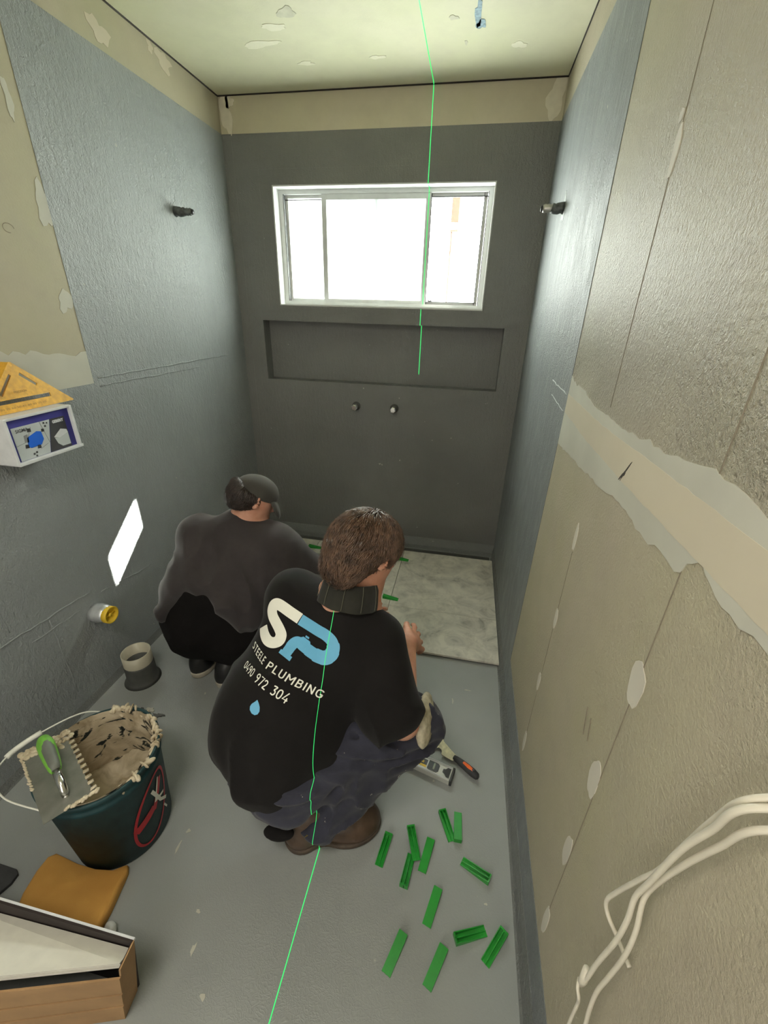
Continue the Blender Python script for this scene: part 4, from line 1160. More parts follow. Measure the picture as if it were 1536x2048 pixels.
def solid(name, prims, h, mat, parent, disp=None, lo=None, hi=None, smooth=True):
    pos = [q for q in prims if q[0] in 'ce']
    if lo is None:
        pts, rr = [], []
        for q in pos:
            if q[0] == 'c': pts += [q[1]-q[3], q[1]+q[3], q[2]-q[4], q[2]+q[4]]
            else: pts += [q[1]-q[3].max(), q[1]+q[3].max()]
        lo, hi = np.min(pts, 0)-0.03, np.max(pts, 0)+0.03
    B = 8
    n = (np.ceil((hi-lo)/h/B).astype(int)+1)*B
    Vv = np.full(tuple(n+1), 1.0, np.float32)
    nb = n//B
    ctr = np.stack(np.meshgrid(*[(np.arange(m)+0.5)*B*h for m in nb], indexing='ij'), -1).reshape(-1, 3)+lo
    dc = field(ctr, prims)
    rad = B*h*0.87+0.03
    idx = np.stack(np.meshgrid(*[np.arange(m) for m in nb], indexing='ij'), -1).reshape(-1, 3)
    for (i, j, k) in idx[dc < -rad]: Vv[i*B:i*B+B+1, j*B:j*B+B+1, k*B:k*B+B+1] = -1.0
    near = idx[np.abs(dc) <= rad]
    loc = np.stack(np.meshgrid(*[np.arange(B+1)]*3, indexing='ij'), -1).reshape(-1, 3)
    for s in range(0, len(near), 400):
        G = (near[s:s+400, None, :]*B + loc[None]).reshape(-1, 3)
        d = field(G*h+lo, prims, disp)
        Vv[G[:, 0], G[:, 1], G[:, 2]] = d
    neg = Vv < 0
    c = [neg[a:n[0]+a, b:n[1]+b, e:n[2]+e] for a in (0, 1) for b in (0, 1) for e in (0, 1)]
    sm = sum(x.astype(np.int8) for x in c)
    act = (sm > 0) & (sm < 8)
    ai = np.argwhere(act)
    vid = np.full(tuple(n), -1, int); vid[act] = np.arange(len(ai))
    acc = np.zeros((len(ai), 3)); cnt = np.zeros(len(ai))
    offs = np.array([[a, b, e] for a in (0, 1) for b in (0, 1) for e in (0, 1)])
    for p_ in range(8):
        for q_ in range(p_+1, 8):
            if np.abs(offs[p_]-offs[q_]).sum() != 1: continue
            A, Bq = ai+offs[p_], ai+offs[q_]
            va, vb = Vv[A[:, 0], A[:, 1], A[:, 2]], Vv[Bq[:, 0], Bq[:, 1], Bq[:, 2]]
            m = (va < 0) != (vb < 0)
            t = np.where(m, va/(va-vb+1e-12), 0)
            acc[m] += (offs[p_]+(offs[q_]-offs[p_])*t[:, None])[m]; cnt[m] += 1
    verts = (ai + acc/np.maximum(cnt, 1)[:, None])*h+lo
    faces = []
    for ax in range(3):
        u, v = [(1, 2), (2, 0), (0, 1)][ax]
        sl0 = [slice(1, m) for m in n]; sl0[ax] = slice(0, n[ax])
        sl1 = list(sl0); sl1[ax] = slice(1, n[ax]+1)
        a_, b_ = neg[tuple(sl0)], neg[tuple(sl1)]
        for flip in (0, 1):
            w_ = np.argwhere((a_ & ~b_) if not flip else (~a_ & b_))
            base = w_.copy()
            for t_ in (u, v): base[:, t_] += 1
            du = np.zeros(3, int); du[u] = 1; dv = np.zeros(3, int); dv[v] = 1
            q4 = [base-du-dv, base-dv, base, base-du]
            ids = np.stack([vid[x[:, 0], x[:, 1], x[:, 2]] for x in q4], 1)
            if flip: ids = ids[:, ::-1]
            faces.append(ids)
    faces = np.concatenate(faces)
    me = bpy.data.meshes.new(name)
    me.vertices.add(len(verts)); me.vertices.foreach_set('co', verts.astype(np.float32).ravel())
    me.loops.add(faces.size); me.loops.foreach_set('vertex_index', faces.astype(np.int32).ravel())
    me.polygons.add(len(faces)); me.polygons.foreach_set('loop_start', np.arange(0, faces.size, 4, dtype=np.int32))
    me.polygons.foreach_set('use_smooth', np.ones(len(faces), bool))
    me.update(calc_edges=True); me.validate()
    return obj(name, me, mat, parent)

def frame(f, u):
    f = unit(f); r = unit(np.cross(f, u)); u = np.cross(r, f)
    return f, u, r
def head(c, f, u):
    f, u, r = frame(f, u); A = np.array([r, f, u])
    g_ = lambda x, y, z: c + r*x + f*y + u*z
    P = [ell_(g_(0, -.005, .02), A, (.074, .094, .084), .01),
         ell_(g_(0, .030, -.045), A, (.056, .062, .078), .04),
         ell_(g_(0, .060, -.092), A, (.030, .026, .022), .03),
         cap_(g_(0, .088, .008), g_(0, .108, -.028), .008, .012, .018),
         ell_(g_(0, .083, -.062), A, (.024, .012, .010), .008),
         ell_(g_(0, .080, .028), A, (.045, .014, .009), .012)]
    for s in (-1, 1):
        P.append(cut(ell_(g_(s*.031, .094, .008), A, (.015, .014, .010), .012)))
        P.append(ell_(g_(s*.031, .080, .008), A, (.0125, .0125, .0125), .004))
        ra = unit(r*s*0.85 - f*0.5); fa = unit(f*0.85 + r*s*0.5)
        P.append(ell_(g_(s*.080, -.006, -.004), np.array([ra, fa, u]), (.006, .018, .031), .008))
        P.append(cut(ell_(g_(s*.089, .000, .000), np.array([ra, fa, u]), (.006, .010, .018), .004)))
    return P, (c, f, u, r)
def hand(wr_, d, thumb, L=0.185, curl=(0.5, 0.6, 0.7, 0.8), spread=0.10, dirs=None):
    """wrist point, direction towards the fingers, side of the thumb; palm = cross"""
    d = unit(d); s = unit(np.asarray(thumb) - d*(np.asarray(thumb) @ d)); n = np.cross(s, d)
    A = np.array([s, d, n])
    P = [ell_(wr_+d*.050, A, (.038, .050, .014), .015), cap_(wr_-d*.02, wr_+d*.02, .024, .026, .02)]
    ln = (0.072, 0.080, 0.074, 0.058)
    for i in range(4):
        b = wr_ + d*(.090-.004*abs(i-1)) + s*(.029-.0195*i)
        dd = unit(d + s*spread*(1.2-i*0.8)); c_ = curl[i]
        p = b - dd*.02
        rads = (.0098, .0090, .0083, .0074)
        pts = [p]; ang = 0.15
        for j, fr in enumerate((0.42+0.02/ln[i], 0.33, 0.27)):
            pts.append(pts[-1] + (dd*math.cos(ang)+n*math.sin(ang))*ln[i]*fr); ang += c_
        for j in range(3): P.append(cap_(pts[j], pts[j+1], rads[j], rads[j+1], .004))
    t0 = wr_ + d*.022 + s*.022; t1 = t0 + d*.032 + s*.026 + n*.008; t2 = t1 + d*.030 + s*.010 + n*.010; t3 = t2 + d*.022 + n*.008
    P += [cap_(t0, t1, .015, .0115, .015), cap_(t1, t2, .0115, .0105, .005), cap_(t2, t3, .0105, .0085, .004)]
    return P
def eyes(hf, parent):
    c, f, u, r = hf
    for s in (-1, 1):
        bm = bmesh.new()
        bmesh.ops.create_uvsphere(bm, u_segments=16, v_segments=10, radius=0.0115, matrix=Matrix.Translation(Vector(c + r*s*.031 + f*.0845 + u*.008)))
        e_ = obj('eye', bm, 'white', parent, True)
        bm = bmesh.new()
        bmesh.ops.create_uvsphere(bm, u_segments=12, v_segments=8, radius=0.0055, matrix=Matrix.Translation(Vector(c + r*s*.031 + f*.0915 + u*.008)))
        obj('iris', bm, 'hair_dark', e_, True)
def folds(scale, amp, stretch=(1, 1, 1), seed=0.0, sharp=True, zone=None):
    st = np.array(stretch)
    def f(P):
        Q = P*st*scale + seed
        w_ = np.stack([vnoise(Q*0.5+9), vnoise(Q*0.5+17), vnoise(Q*0.5+23)], 1)
        v = vnoise(Q + 0.9*w_)
        if sharp: v = 1 - 2*np.abs(v)**0.8
        a = amp*v + amp*0.35*vnoise(Q*2.3+4)
        if zone is not None: a = a*zone(P)
        return -a*0.5
    return f
def hair_strands(name, prims, mat, parent, crown, n, length, off=0.003, seed=1, reg=None, wid=0.0011, wave=0.004, disp=None, seg=7):
    """tapering locks that start on the scalp and run down and away from the crown, hugging the hair volume"""
    rng = np.random.default_rng(seed)
    c = crown[0]; ax = unit(crown[1])
    # start points: random directions projected on the surface
    D = rng.normal(size=(n*3, 3)); D /= np.linalg.norm(D, axis=1)[:, None]
    P = crown[2] + D*0.11
    def grad(P):
        e = 0.002; g_ = np.stack([field(P+np.eye(3)[i]*e, prims) - field(P-np.eye(3)[i]*e, prims) for i in range(3)], 1)
        return g_/(np.linalg.norm(g_, axis=1)[:, None]+1e-9)
    for _ in range(4): P = P - grad(P)*field(P, prims)[:, None]
    if reg is not None: P = P[reg(P)]
    P = P[:n]; n = len(P)
    rnd = rng.normal(size=(n, 3))*0.35
    path = [P]; L = length*rng.uniform(0.6, 1.15, n)
    for s in range(seg):
        g_ = grad(P)
        away = P - c; away -= (away @ ax)[:, None]*ax
        away /= np.linalg.norm(away, axis=1)[:, None]+1e-6
        v = away*0.7 - ax*1.0 + rnd*0.45 + 0.3*np.stack([vnoise(P*45+s*0+k*7) for k in range(3)], 1)
        v -= (v*g_).sum(1)[:, None]*g_; v /= np.linalg.norm(v, axis=1)[:, None]+1e-9
        P = P + v*(L/seg)[:, None]
        d = field(P, prims)
        lift = off*(0.5+0.8*rng.random(n)) + wave*max(0, s-seg+3)/3*rng.random(n)
        P = P - g_*(d-lift)[:, None]
        path.append(P)
    path = np.array(path)                         # seg+1, n, 3
    vs, fs = [], []
    G = grad(path[seg//2])
    V_ = []
    for s in range(seg+1):
        t = path[min(s+1, seg)]-path[max(s-1, 0)]; t /= np.linalg.norm(t, axis=1)[:, None]+1e-9
        a = np.cross(t, G); a /= np.linalg.norm(a, axis=1)[:, None]+1e-9
        b = np.cross(t, a)
        w_ = wid*(1-(s/seg)**2*0.85)*1.0
        V_.append(np.stack([path[s]+a*w_*1.8, path[s]-a*w_*1.8, path[s]-b*w_], 1))
    V_ = np.array(V_)                             # seg+1, n, 3, 3
    vid = np.arange(V_.shape[0]*n*3).reshape(V_.shape[0], n, 3)
    for s in range(seg):
        for k in range(3):
            fs.append(np.stack([vid[s, :, k], vid[s, :, (k+1) % 3], vid[s+1, :, (k+1) % 3], vid[s+1, :, k]], 1))
    me = bpy.data.meshes.new(name)
    me.from_pydata(V_.reshape(-1, 3).tolist(), [], np.concatenate(fs).tolist())
    for p_ in me.polygons: p_.use_smooth = True
    return obj(name, me, mat, parent, kind='stuff')
def boot(parent, heel, toe, mat, sole_mat, name, high=0.12, shin=None, sole_h=0.022, wdt=0.046, toe_h=1.0):
    heel, toe = np.array([*heel, 0.0]), np.array([*toe, 0.0]); d = unit(toe-heel); s = np.array([-d[1], d[0], 0.0]); L = np.linalg.norm(toe-heel); u = V3(0, 0, 1)
    A = np.array([s, d, u])
    up = [ell_(heel+d*.045+u*.045, A, (wdt*.88, .050, .052), .02), ell_(heel+d*L*.70+u*.034, A, (wdt*1.08, L*.31, .040*toe_h), .03), cap_(heel+d*.06+u*.055, heel+d*.06+u*high*.9, .043, .045, .03),
          cap_(heel+d*L*.36+u*.06, heel+d*L*.62+u*.042, .036, .034, .03)]
    if shin is not None: up.append(cap_(heel+d*.06+u*high*.8, np.asarray(shin, float), .043, .044, .03))
    up.append(half_((0, 0, sole_h*0.9), (0, 0, -1)))
    b = solid(name, up, 0.0045, mat, parent, folds(28, 0.0022, seed=3))
    so = [ell_(heel+d*.050+u*.018, A, (wdt*.95, .056, .05), .02), ell_(heel+d*L*.68+u*.018, A, (wdt*1.16, L*.335, .05), .04), cap_(heel+d*.06+u*.01, heel+d*L*.6+u*.01, .034, .040, .02),
          half_((0, 0, 0.0012), (0, 0, -1)), half_((0, 0, sole_h), (0, 0, 1))]
    solid('sole', so, 0.004, sole_mat, b)
    return b

# ================= person in the black plumbing shirt (front)
pb = empty('person', (1.05, -1.82, 0), label='person in black shirt with white and blue plumbing logo, squatting with back to camera', cat='person')
pbl = V3(1.05, -1.82, 0)
class Shift:      # parts are modelled in world space and hung under the root
    pass
def settle(root):
    inv = Matrix.Translation(-root.location)
    for ch in root.children: ch.matrix_parent_inverse = inv
shR, shL = V3(1.203, -1.645, .628), V3(0.905, -1.575, .675)
elR, wrR = V3(1.284, -1.762, .447), V3(1.258, -1.505, .492)
elL, wrL = V3(0.96, -1.37, .48), V3(1.03, -1.36, .30)
hipR, hipL = V3(1.00, -1.835, .265), V3(0.87, -1.80, .265)
knR, anR = V3(1.312, -1.700, .372), V3(1.055, -1.868, .12)
knL, anL = V3(1.09, -1.47, .40), V3(0.95, -1.66, .10)
nkB = V3(1.085, -1.610, .735)
hcB = V3(1.135, -1.560, .862)
hp_, hfB = head(hcB, (0.60, 0.62, -0.50), (0.20, 0.32, 1))
HB = [(lambda q: q)(q) for q in hp_]
body = hp_ + [cap_(hcB + V3(-.02, -.01, -.05), nkB + V3(-.01, 0.0, -.02), .056, .060, .03),
              cap_(nkB + V3(0, .02, -.05), (hipR+hipL)/2 + V3(0, .05, .15), .09, .11, .06), cap_((hipR+hipL)/2 + V3(0, .05, .15), (hipR+hipL)/2, .11, .11, .06),
              cap_(shL, shR, .05, .05, .06),
              cap_(shR, elR, .050, .043, .03), cap_(elR, wrR, .040, .027, .02),
              cap_(shL, elL, .050, .043, .03), cap_(elL, wrL, .040, .027, .02),
              cap_(hipR, knR, .075, .055, .04), cap_(knR, anR, .052, .038, .03), cap_(hipL, knL, .075, .055, .04), cap_(knL, anL, .052, .038, .03)]
body += hand(wrR, (0.30, 0.80, -0.45), (-0.55, 0.35, 0.75), curl=(0.22, 0.30, 0.42, 0.55), spread=0.30)
body += hand(wrL, (0.5, 0.5, -0.7), (0.1, 0.6, .5), curl=(0.6, 0.6, 0.7, 0.8))
bodyB = solid('body', body, 0.0045, 'skin', pb)
eyes(hfB, pb)
# shirt: loose tee, boxy sleeves
pmid = (hipR+hipL)/2
SB = [cap_(shL + V3(0.015, 0, .004), shR + V3(-.02, 0, .004), .066, .062, .05),
      cap_(nkB + V3(-.012, .0, -.056), nkB + V3(-.020, -.04, -.16), .086, .120, .06),
      cap_(V3(0.932, -1.625, .60), V3(0.855, -1.790, .36), .100, .122, .08),
      cap_(V3(1.105, -1.665, .57), V3(0.985, -1.800, .36), .100, .100, .08),
      cap_(V3(0.865, -1.80, .36), V3(0.890, -1.840, .295), .122, .110, .06),
      cap_(V3(0.98, -1.80, .36), V3(0.960, -1.850, .295), .112, .105, .06),
      ell_(V3(0.935, -1.79, .43), np.eye(3), (.160, .130, .16), .08),
      cap_(shR + V3(-.005, -.005, -.01), elR + V3(-.028, 0.005, .040), .064, .078, .04),
      cap_(shR + V3(.0, 0.0, -.07), elR + V3(-.060, -0.012, 0.010), .052, .060, .04),
      cap_(shL, V3(0.95, -1.43, .56), .070, .080, .05),
      half_(elR + V3(0, 0.032, .002), unit(V3(.30, -.62, -.75)))]
ndir = unit(elR - shR)
def zoneB(P):
    t = np.clip((0.62-P[:, 2])/0.12, 0.12, 1.0)
    return t
fB = folds(9, 0.022, (1.2, 1.0, 0.55), 2.0, zone=zoneB)
def under_cut(P):
    return 0
arm_end = elR + V3(-.005, .0, -.028)
SBc = SB[:7] + SB[7:9] + [SB[9]] + [cut(cap_(nkB + V3(.026, .030, .045), nkB + V3(.045, .06, .16), .046, .078, .008))]
shirtB = solid('shirt', SBc, 0.006, 'shirt_black', pb, fB)
# collar of the under shirt, plaid and dark, with an orange edge
f_, u_, r_ = frame(unit(hcB-nkB), V3(-0.3, -1, 0))
ctr_ = nkB + V3(.010, .004, .022)
axn = unit(V3(0.10, 0.34, 0.92)); e1 = unit(np.cross(axn, V3(0, 0, 1))); e2 = np.cross(axn, e1)
bm = bmesh.new(); rings = []
for r0, z0 in ((0.087, -0.046), (0.084, -0.020), (0.080, 0.008), (0.074, 0.026), (0.067, 0.025), (0.066, -0.030)):
    rings.append([bm.verts.new(Vector(ctr_ + (e1*math.cos(2*PI*k/40)+e2*math.sin(2*PI*k/40))*(r0+0.002*math.sin(k*1.3)) + axn*z0)) for k in range(40)])
for a, b in zip(rings, rings[1:]):
    for k in range(40): bm.faces.new((a[k], a[(k+1) % 40], b[(k+1) % 40], b[k]))
col = obj('collar', bm, 'collar', pb, True)
M['plaid'] = plain('collar_check_line', (0.10, 0.10, 0.07), 0.9)
for k in range(0, 40, 4):
    bm = bmesh.new()
    a = 2*PI*k/40
    dd = e1*math.cos(a)+e2*math.sin(a)
    tube(bm, [Vector(ctr_ + dd*0.0875 + axn*-0.042), Vector(ctr_ + dd*0.0862 + axn*-0.020), Vector(ctr_ + dd*0.0818 + axn*0.008), Vector(ctr_ + dd*0.0755 + axn*0.0262)], 0.0009, 5)
    obj('check_line', bm, 'plaid', col)
bm = bmesh.new()
prism(bm, [(-.012, -.016), (.010, -.018), (.012, .012), (-.006, .018)], lambda u, v, q: Vector(nkB + V3(0.085, 0.012, -0.028) + V3(.9, .1, -.2)*u + V3(.0, .3, .9)*v + V3(.1, -.9, .3)*q), -0.003, 0.003)
obj('orange_lining', bm, 'orange', pb)
# trousers
TBp = [cap_(hipR, knR + V3(-.01, 0, .005), .100, .082, .05), cap_(knR, anR + V3(.02, .0, .0), .076, .060, .03),
       cap_(hipL + V3(.03, 0, 0), knL, .092, .080, .05), cap_(knL, anL, .076, .060, .03),
       cap_(hipR + V3(-.02, -.01, .01), hipL + V3(.03, -.01, .01), .110, .105, .06), cap_(hipR + V3(-.02, -.050, -.035), hipL + V3(.02, -.055, -.035), .070, .070, .05),
       ell_(knR + V3(.005, .015, -.01), np.eye(3), (.062, .075, .085), .02)]
trB = solid('trousers', TBp, 0.006, 'jeans', pb, folds(15, 0.026, (0.8, 0.8, 1.5), 11.0))
# knee pad: cream pad in a navy rim on the outside of the knee
kc = knR + V3(.020, -.012, .050)
kn_ = unit(V3(0.35, -0.55, 0.80)); ka = unit(np.cross(kn_, V3(0.2, 1.0, 0.1))); kb = np.cross(kn_, ka)
M['navy_cloth'] = cloth_mat('navy_knee_cloth', (0.04, 0.042, 0.062), 0.3, 0.85)
kp = [ell_(V3(1.342, -1.722, .422), np.array([unit(V3(1, -.1, .25)), unit(V3(.1, 1, .35)), unit(V3(-.28, -.33, 1))]), (.022, .076, .050), .01)]
solid('knee_pad', kp, 0.004, 'kneepad', pb, folds(60, 0.004, (1, 1, 1), 2.0))
# boots
shR_ = knR*0.25+anR*0.75
btR = boot(pb, (0.965, -1.893), (1.232, -1.783), 'boot', 'boot_sole', 'boot', 0.125, anR + V3(.03, .01, .04), wdt=0.056, toe_h=1.45)
for k in range(5):
    c_ = V3(0.965, -1.893, 0) + unit(V3(0.267, 0.11, 0))*(0.100+0.020*k) + V3(0, 0, 0.106-0.007*k)
    sd = V3(-0.38, 0.92, 0)
    bm = bmesh.new(); tube(bm, [Vector(c_-sd*.026+V3(0, 0, -.010)), Vector(c_-sd*.012+V3(0, 0, .003)), Vector(c_+sd*.012+V3(0, 0, .003)), Vector(c_+sd*.026+V3(0, 0, -.010))], 0.0022, 6)
    obj('lace', bm, 'collar', btR)
bm = bmesh.new()
prism(bm, blob(.016, .010, 14, .2), lambda u, v, q: Vector(V3(1.058, -1.918, 0.118) + V3(.9, .35, .1)*u + V3(-.1, -.3, .95)*v + V3(.2, -.9, .1)*q), -0.004, 0.006)
obj('pull_tab', bm, plain('olive_pull_tab', (0.20, 0.16, 0.02), 0.7, 0, 0.3, scale=90), btR)
boot(pb, (0.845, -1.735), (1.06, -1.565), 'boot', 'boot_sole', 'boot', 0.125, anL + V3(0, 0, .04))
solid('pocket_flap', [ell_(V3(0.968, -1.935, .122), np.array([unit(V3(1, .1, .12)), unit(V3(-.1, 1, .3)), unit(V3(-.1, -.3, 1))]), (.046, .022, .014), .01)], 0.004, 'shirt_black', pb)
# hair
c, f, u, r = hfB
A_ = np.array([r, f, u]); gb = lambda x, y, z: c + r*x + f*y + u*z
HBp = [ell_(gb(0, -.012, .024), A_, (.084, .104, .084), .01), ell_(gb(0, -.065, -.030), A_, (.074, .050, .070), .05), ell_(gb(0, -.068, -.080), A_, (.056, .036, .038), .03),
       cut(ell_(gb(0, .115, -.055), A_, (.105, .085, .085), .02)), cut(ell_(gb(.100, .020, -.048), A_, (.034, .052, .060), .012)), cut(ell_(gb(-.100, .020, -.048), A_, (.034, .052, .060), .012))]
hairB = solid('hair', HBp, 0.004, 'hair_brown', pb, folds(34, 0.020, (1, 1, .45), 5.0, sharp=False))
def regB(P):
    L = P - c; return ((L @ f) < 0.075) & ((L @ u) > -0.075)
M['hair_light'] = hair_mat('light_brown_hair', (0.035, 0.018, 0.010), (0.17, 0.095, 0.058))
hair_strands('hair_locks', HBp, 'hair_light', pb, (gb(0, -.03, .13), u, gb(0, -.01, .02)), 4200, 0.070, 0.0055, 4, regB, 0.0012, 0.011)

# ================= person in charcoal shirt and cap (rear left)
pa = empty('person', (0.42, -1.25, 0), label='person in dark grey shirt and black shorts wearing a cap, squatting beside the left wall', cat='person')
ashR, ashL = V3(0.668, -1.155, .590), V3(0.345, -1.215, .625)
aelR, awrR = V3(0.85, -1.075, .345), V3(1.00, -1.03, .19)
aelL, awrL = V3(0.28, -0.93, .45), V3(0.42, -0.75, .25)
ahR, ahL = V3(0.50, -1.30, .22), V3(0.36, -1.31, .22)
aknR, aanR = V3(0.66, -0.98, .38), V3(0.475, -1.25, .12)
aknL, aanL = V3(0.26, -0.99, .38), V3(0.345, -1.24, .12)
ank = V3(0.515, -1.140, .680); HS = 0.88
hcA = V3(0.565, -1.125, .775)
def scl(L, c, s_):
    out = []
    for q in L:
        if q[0] == '-': out.append(('-',) + scl([q[1:]], c, s_)[0]); continue
        if q[0] == 'c': out.append(('c', c+(q[1]-c)*s_, c+(q[2]-c)*s_, q[3]*s_, q[4]*s_, q[5]))
        elif q[0] == 'e': out.append(('e', c+(q[1]-c)*s_, q[2], q[3]*s_, q[4]))
        else: out.append(('h', c+(q[1]-c)*s_, q[2], q[3]))
    return out
ap_, hfA = head(hcA, (0.66, 0.52, -0.48), (0.32, 0.30, 1))
ap_ = scl(ap_, hcA, HS)
bodyp = ap_ + [cap_(hcA + V3(-.02, -.01, -.05), ank + V3(0, 0, -.03), .054, .058, .03),
               cap_(ank + V3(0, .02, -.06), (ahR+ahL)/2 + V3(0, .04, .14), .09, .11, .06), cap_((ahR+ahL)/2 + V3(0, .04, .14), (ahR+ahL)/2, .11, .11, .05),
               cap_(ashL, ashR, .05, .05, .06), cap_(ashR, aelR, .048, .042, .03), cap_(aelR, awrR, .039, .026, .02), cap_(ashL, aelL, .048, .042, .03), cap_(aelL, awrL, .039, .026, .02),
               cap_(ahR, aknR, .075, .053, .04), cap_(aknR, aanR, .05, .036, .03), cap_(ahL, aknL, .075, .053, .04), cap_(aknL, aanL, .05, .036, .03)]
bodyp += hand(awrR, (0.8, 0.5, -0.35), (-0.2, 0.4, 0.5), curl=(0.5, .5, .6, .7)) + hand(awrL, (0.5, 0.8, -0.4), (0.6, 0.1, 0.5), curl=(0.5, .5, .6, .7))
solid('body', bodyp, 0.0045, 'skin', pa)
eyes((hfA[0], hfA[1]*HS, hfA[2]*HS, hfA[3]*HS), pa)
SA = [cap_(ashL + V3(.02, 0, .005), ashR + V3(-.02, 0, .005), .066, .064, .05),
      cap_(ank + V3(0, 0, -.045), ank + V3(-.02, -.05, -.17), .090, .125, .06),
      cap_(V3(0.385, -1.235, .56), V3(0.345, -1.320, .38), .092, .105, .08), cap_(V3(0.62, -1.18, .55), V3(0.52, -1.29, .38), .095, .115, .08),
      ell_(V3(0.43, -1.28, .42), np.eye(3), (.185, .125, .15), .06),
      cap_(V3(0.325, -1.325, .40), V3(0.245, -1.375, .335), .080, .020, .05),
      cap_(V3(0.55, -1.26, .42), V3(0.615, -1.345, .36), .090, .040, .05),
      cap_(ashR, aelR + V3(-.03, .0, .04), .070, .070, .05), cap_(ashR + V3(0, 0, -.06), V3(0.68, -1.20, .46), .062, .070, .06), cap_(ashL, aelL + V3(0, -.04, .05), .068, .068, .05),
      cut(cap_(V3(0.43, -1.50, .46), V3(0.40, -1.44, .20), .105, .20, .03)), half_(V3(0.4, -1.3, .315), V3(0, 0.15, -1))]
SAc = SA + [cut(cap_(ank + V3(.035, .025, .045), ank + V3(.06, .06, .16), .058, .085, .008))]
fA = folds(9, 0.036, (1, 1, .6), 7.0, zone=lambda P: np.clip(0.35+(0.62-P[:, 2])*3.5, 0.30, 1))
solid('shirt', SAc, 0.006, 'shirt_charcoal', pa, fA)
TA_ = [cap_(ahR, aknR, .115, .085, .05), cap_(aknR, aanR, .075, .058, .03), cap_(ahL, aknL, .115, .085, .05), cap_(aknL, aanL, .075, .058, .03),
       cap_(ahR + V3(.02, .01, .03), ahL + V3(-.03, .01, .03), .125, .125, .06), cap_(ahR + V3(0, -.0, -.05), ahL + V3(-.03, -.0, -.05), .086, .086, .05),
       ell_(V3(0.43, -1.285, .40), np.eye(3), (.150, .128, .15), .06), cap_(V3(0.35, -1.29, .30), V3(0.235, -1.30, .285), .09, .06, .05), cap_(V3(0.5, -1.28, .30), V3(0.60, -1.28, .30), .10, .08, .05)]
solid('shorts', TA_, 0.007, 'shorts_black', pa, folds(9, 0.014, (1, 1, 1), 21.0))
boot(pa, (0.330, -1.385), (0.385, -1.110), 'black', 'shoe_sole', 'shoe', 0.085, sole_h=0.030, wdt=0.044)
boot(pa, (0.462, -1.412), (0.542, -1.140), 'black', 'shoe_sole', 'shoe', 0.085, sole_h=0.030, wdt=0.044)
c2, f2, u2, r2 = hfA
A2 = np.array([r2, f2, u2]); ga = lambda x, y, z: c2 + r2*x + f2*y + u2*z
# cap worn the right way round: crown, brim, strap gap at the back
CPp = [ell_(ga(0, .004, .030), A2, (.083, .102, .076), .01), half_(ga(0, 0, .014), -(u2*1.0 + f2*0.05))]
cpo = solid('cap', scl(CPp, c2, HS), 0.0045, 'cap', pa)
brc = np.array([r2, unit(f2 - u2*0.95), unit(u2 + f2*0.95)])
BRp = [ell_(ga(0, .088, -.012), brc, (.080, .078, .034), .002), cut(ell_(ga(0, .088, -.012) - brc[2]*.012, brc, (.079, .090, .034), .002)), cut(ell_(ga(0, .0, .02), A2, (.078, .098, .08), .002))]
solid('brim', scl(BRp, c2, HS), 0.0035, 'cap', cpo)
HAp = [ell_(ga(0, -.030, .005), A2, (.082, .088, .072), .01), ell_(ga(0, -.070, -.030), A2, (.058, .038, .046), .03), cut(ell_(ga(0, .085, -.030), A2, (.12, .095, .12), .01)),
       cut(ell_(ga(0, .02, .085), A2, (.2, .2, .060), .01)), ell_(ga(0, -.088, .038), A2, (.045, .022, .018), .02)]
HAp = scl(HAp, c2, HS)
hairA = solid('hair', HAp, 0.004, 'hair_dark', pa, folds(45, 0.010, (1, 1, .6), 31.0, sharp=False))
hair_strands('hair_locks', HAp, 'hair_dark', pa, (ga(0, -.03, .12), u2, ga(0, -.03, .0)), 1800, 0.055, 0.003, 9, lambda P: ((P-c2) @ f2 < -0.005) & ((P-c2) @ u2 > -.05), 0.0011, 0.008)
for root in (pb, pa): settle(root)

# ------------------------------------------------------------------ print on the back of the black shirt
PM = np.array([[-3.04421441e-04, -3.24828768e-05, 6.14891896e-01], [-5.86159898e-05, 1.30053233e-04, -8.44750405e-01], [-8.10039042e-06, 2.79651361e-04, 6.34502004e-01]])
PC = np.array([-5.59365006e-05, -1.10847034e-04, -8.65250964e-01])
P0 = np.array([1.35805943, -2.56595453, 1.46997095])
PN = Vector((-0.09814974, -0.66339126, 0.7418077))      # outward normal of the plane that fits the back
def print_plane(x, y):
    """artwork units -> point on the flat plane that lies against the back"""
    q = np.array([x, y, 1.0]); return Vector(P0 + (PM @ q)/(PC @ q))
me_s = shirtB.data
bvh = BVHTree.FromPolygons([v.co[:] for v in me_s.vertices], [list(p.vertices) for p in me_s.polygons])
def print_on_shirt(bm, mat, name, parent, off=0.0014):
    for ax, lo_, hi_, st in ((0, 240, 1160, 16), (1, 200, 1300, 16)):
        x = lo_
        while x < hi_:
            co = [0, 0, 0]; co[ax] = x; no = [0, 0, 0]; no[ax] = 1
            bmesh.ops.bisect_plane(bm, geom=bm.verts[:]+bm.edges[:]+bm.faces[:], plane_co=co, plane_no=no, dist=1e-4)
            x += st
    dead = []
    for v in bm.verts:
        X = print_plane(v.co.x, v.co.y)
        h_ = bvh.ray_cast(X + PN*0.25, -PN)
        if h_[0] is None: dead.append(v)
        else:
            v.co = h_[0] + h_[1]*off
    if dead: bmesh.ops.delete(bm, geom=dead, context='VERTS')
    o = obj(name, bm, mat, parent)
    o.data.update()
    return o
def stroke_bm(bm, pts, wid, smooth_n=10):
    P = [p.to_2d() for p in spline([(*q, 0) for q in pts], smooth_n)]
    for q in stroke(P, wid if not isinstance(wid, list) else [wid[min(len(wid)-1, int(i*(len(wid)-1)/(len(P)-1)+0.5))] for i in range(len(P))]):
        bm.faces.new([bm.verts.new((p[0], p[1], 0)) for p in q])
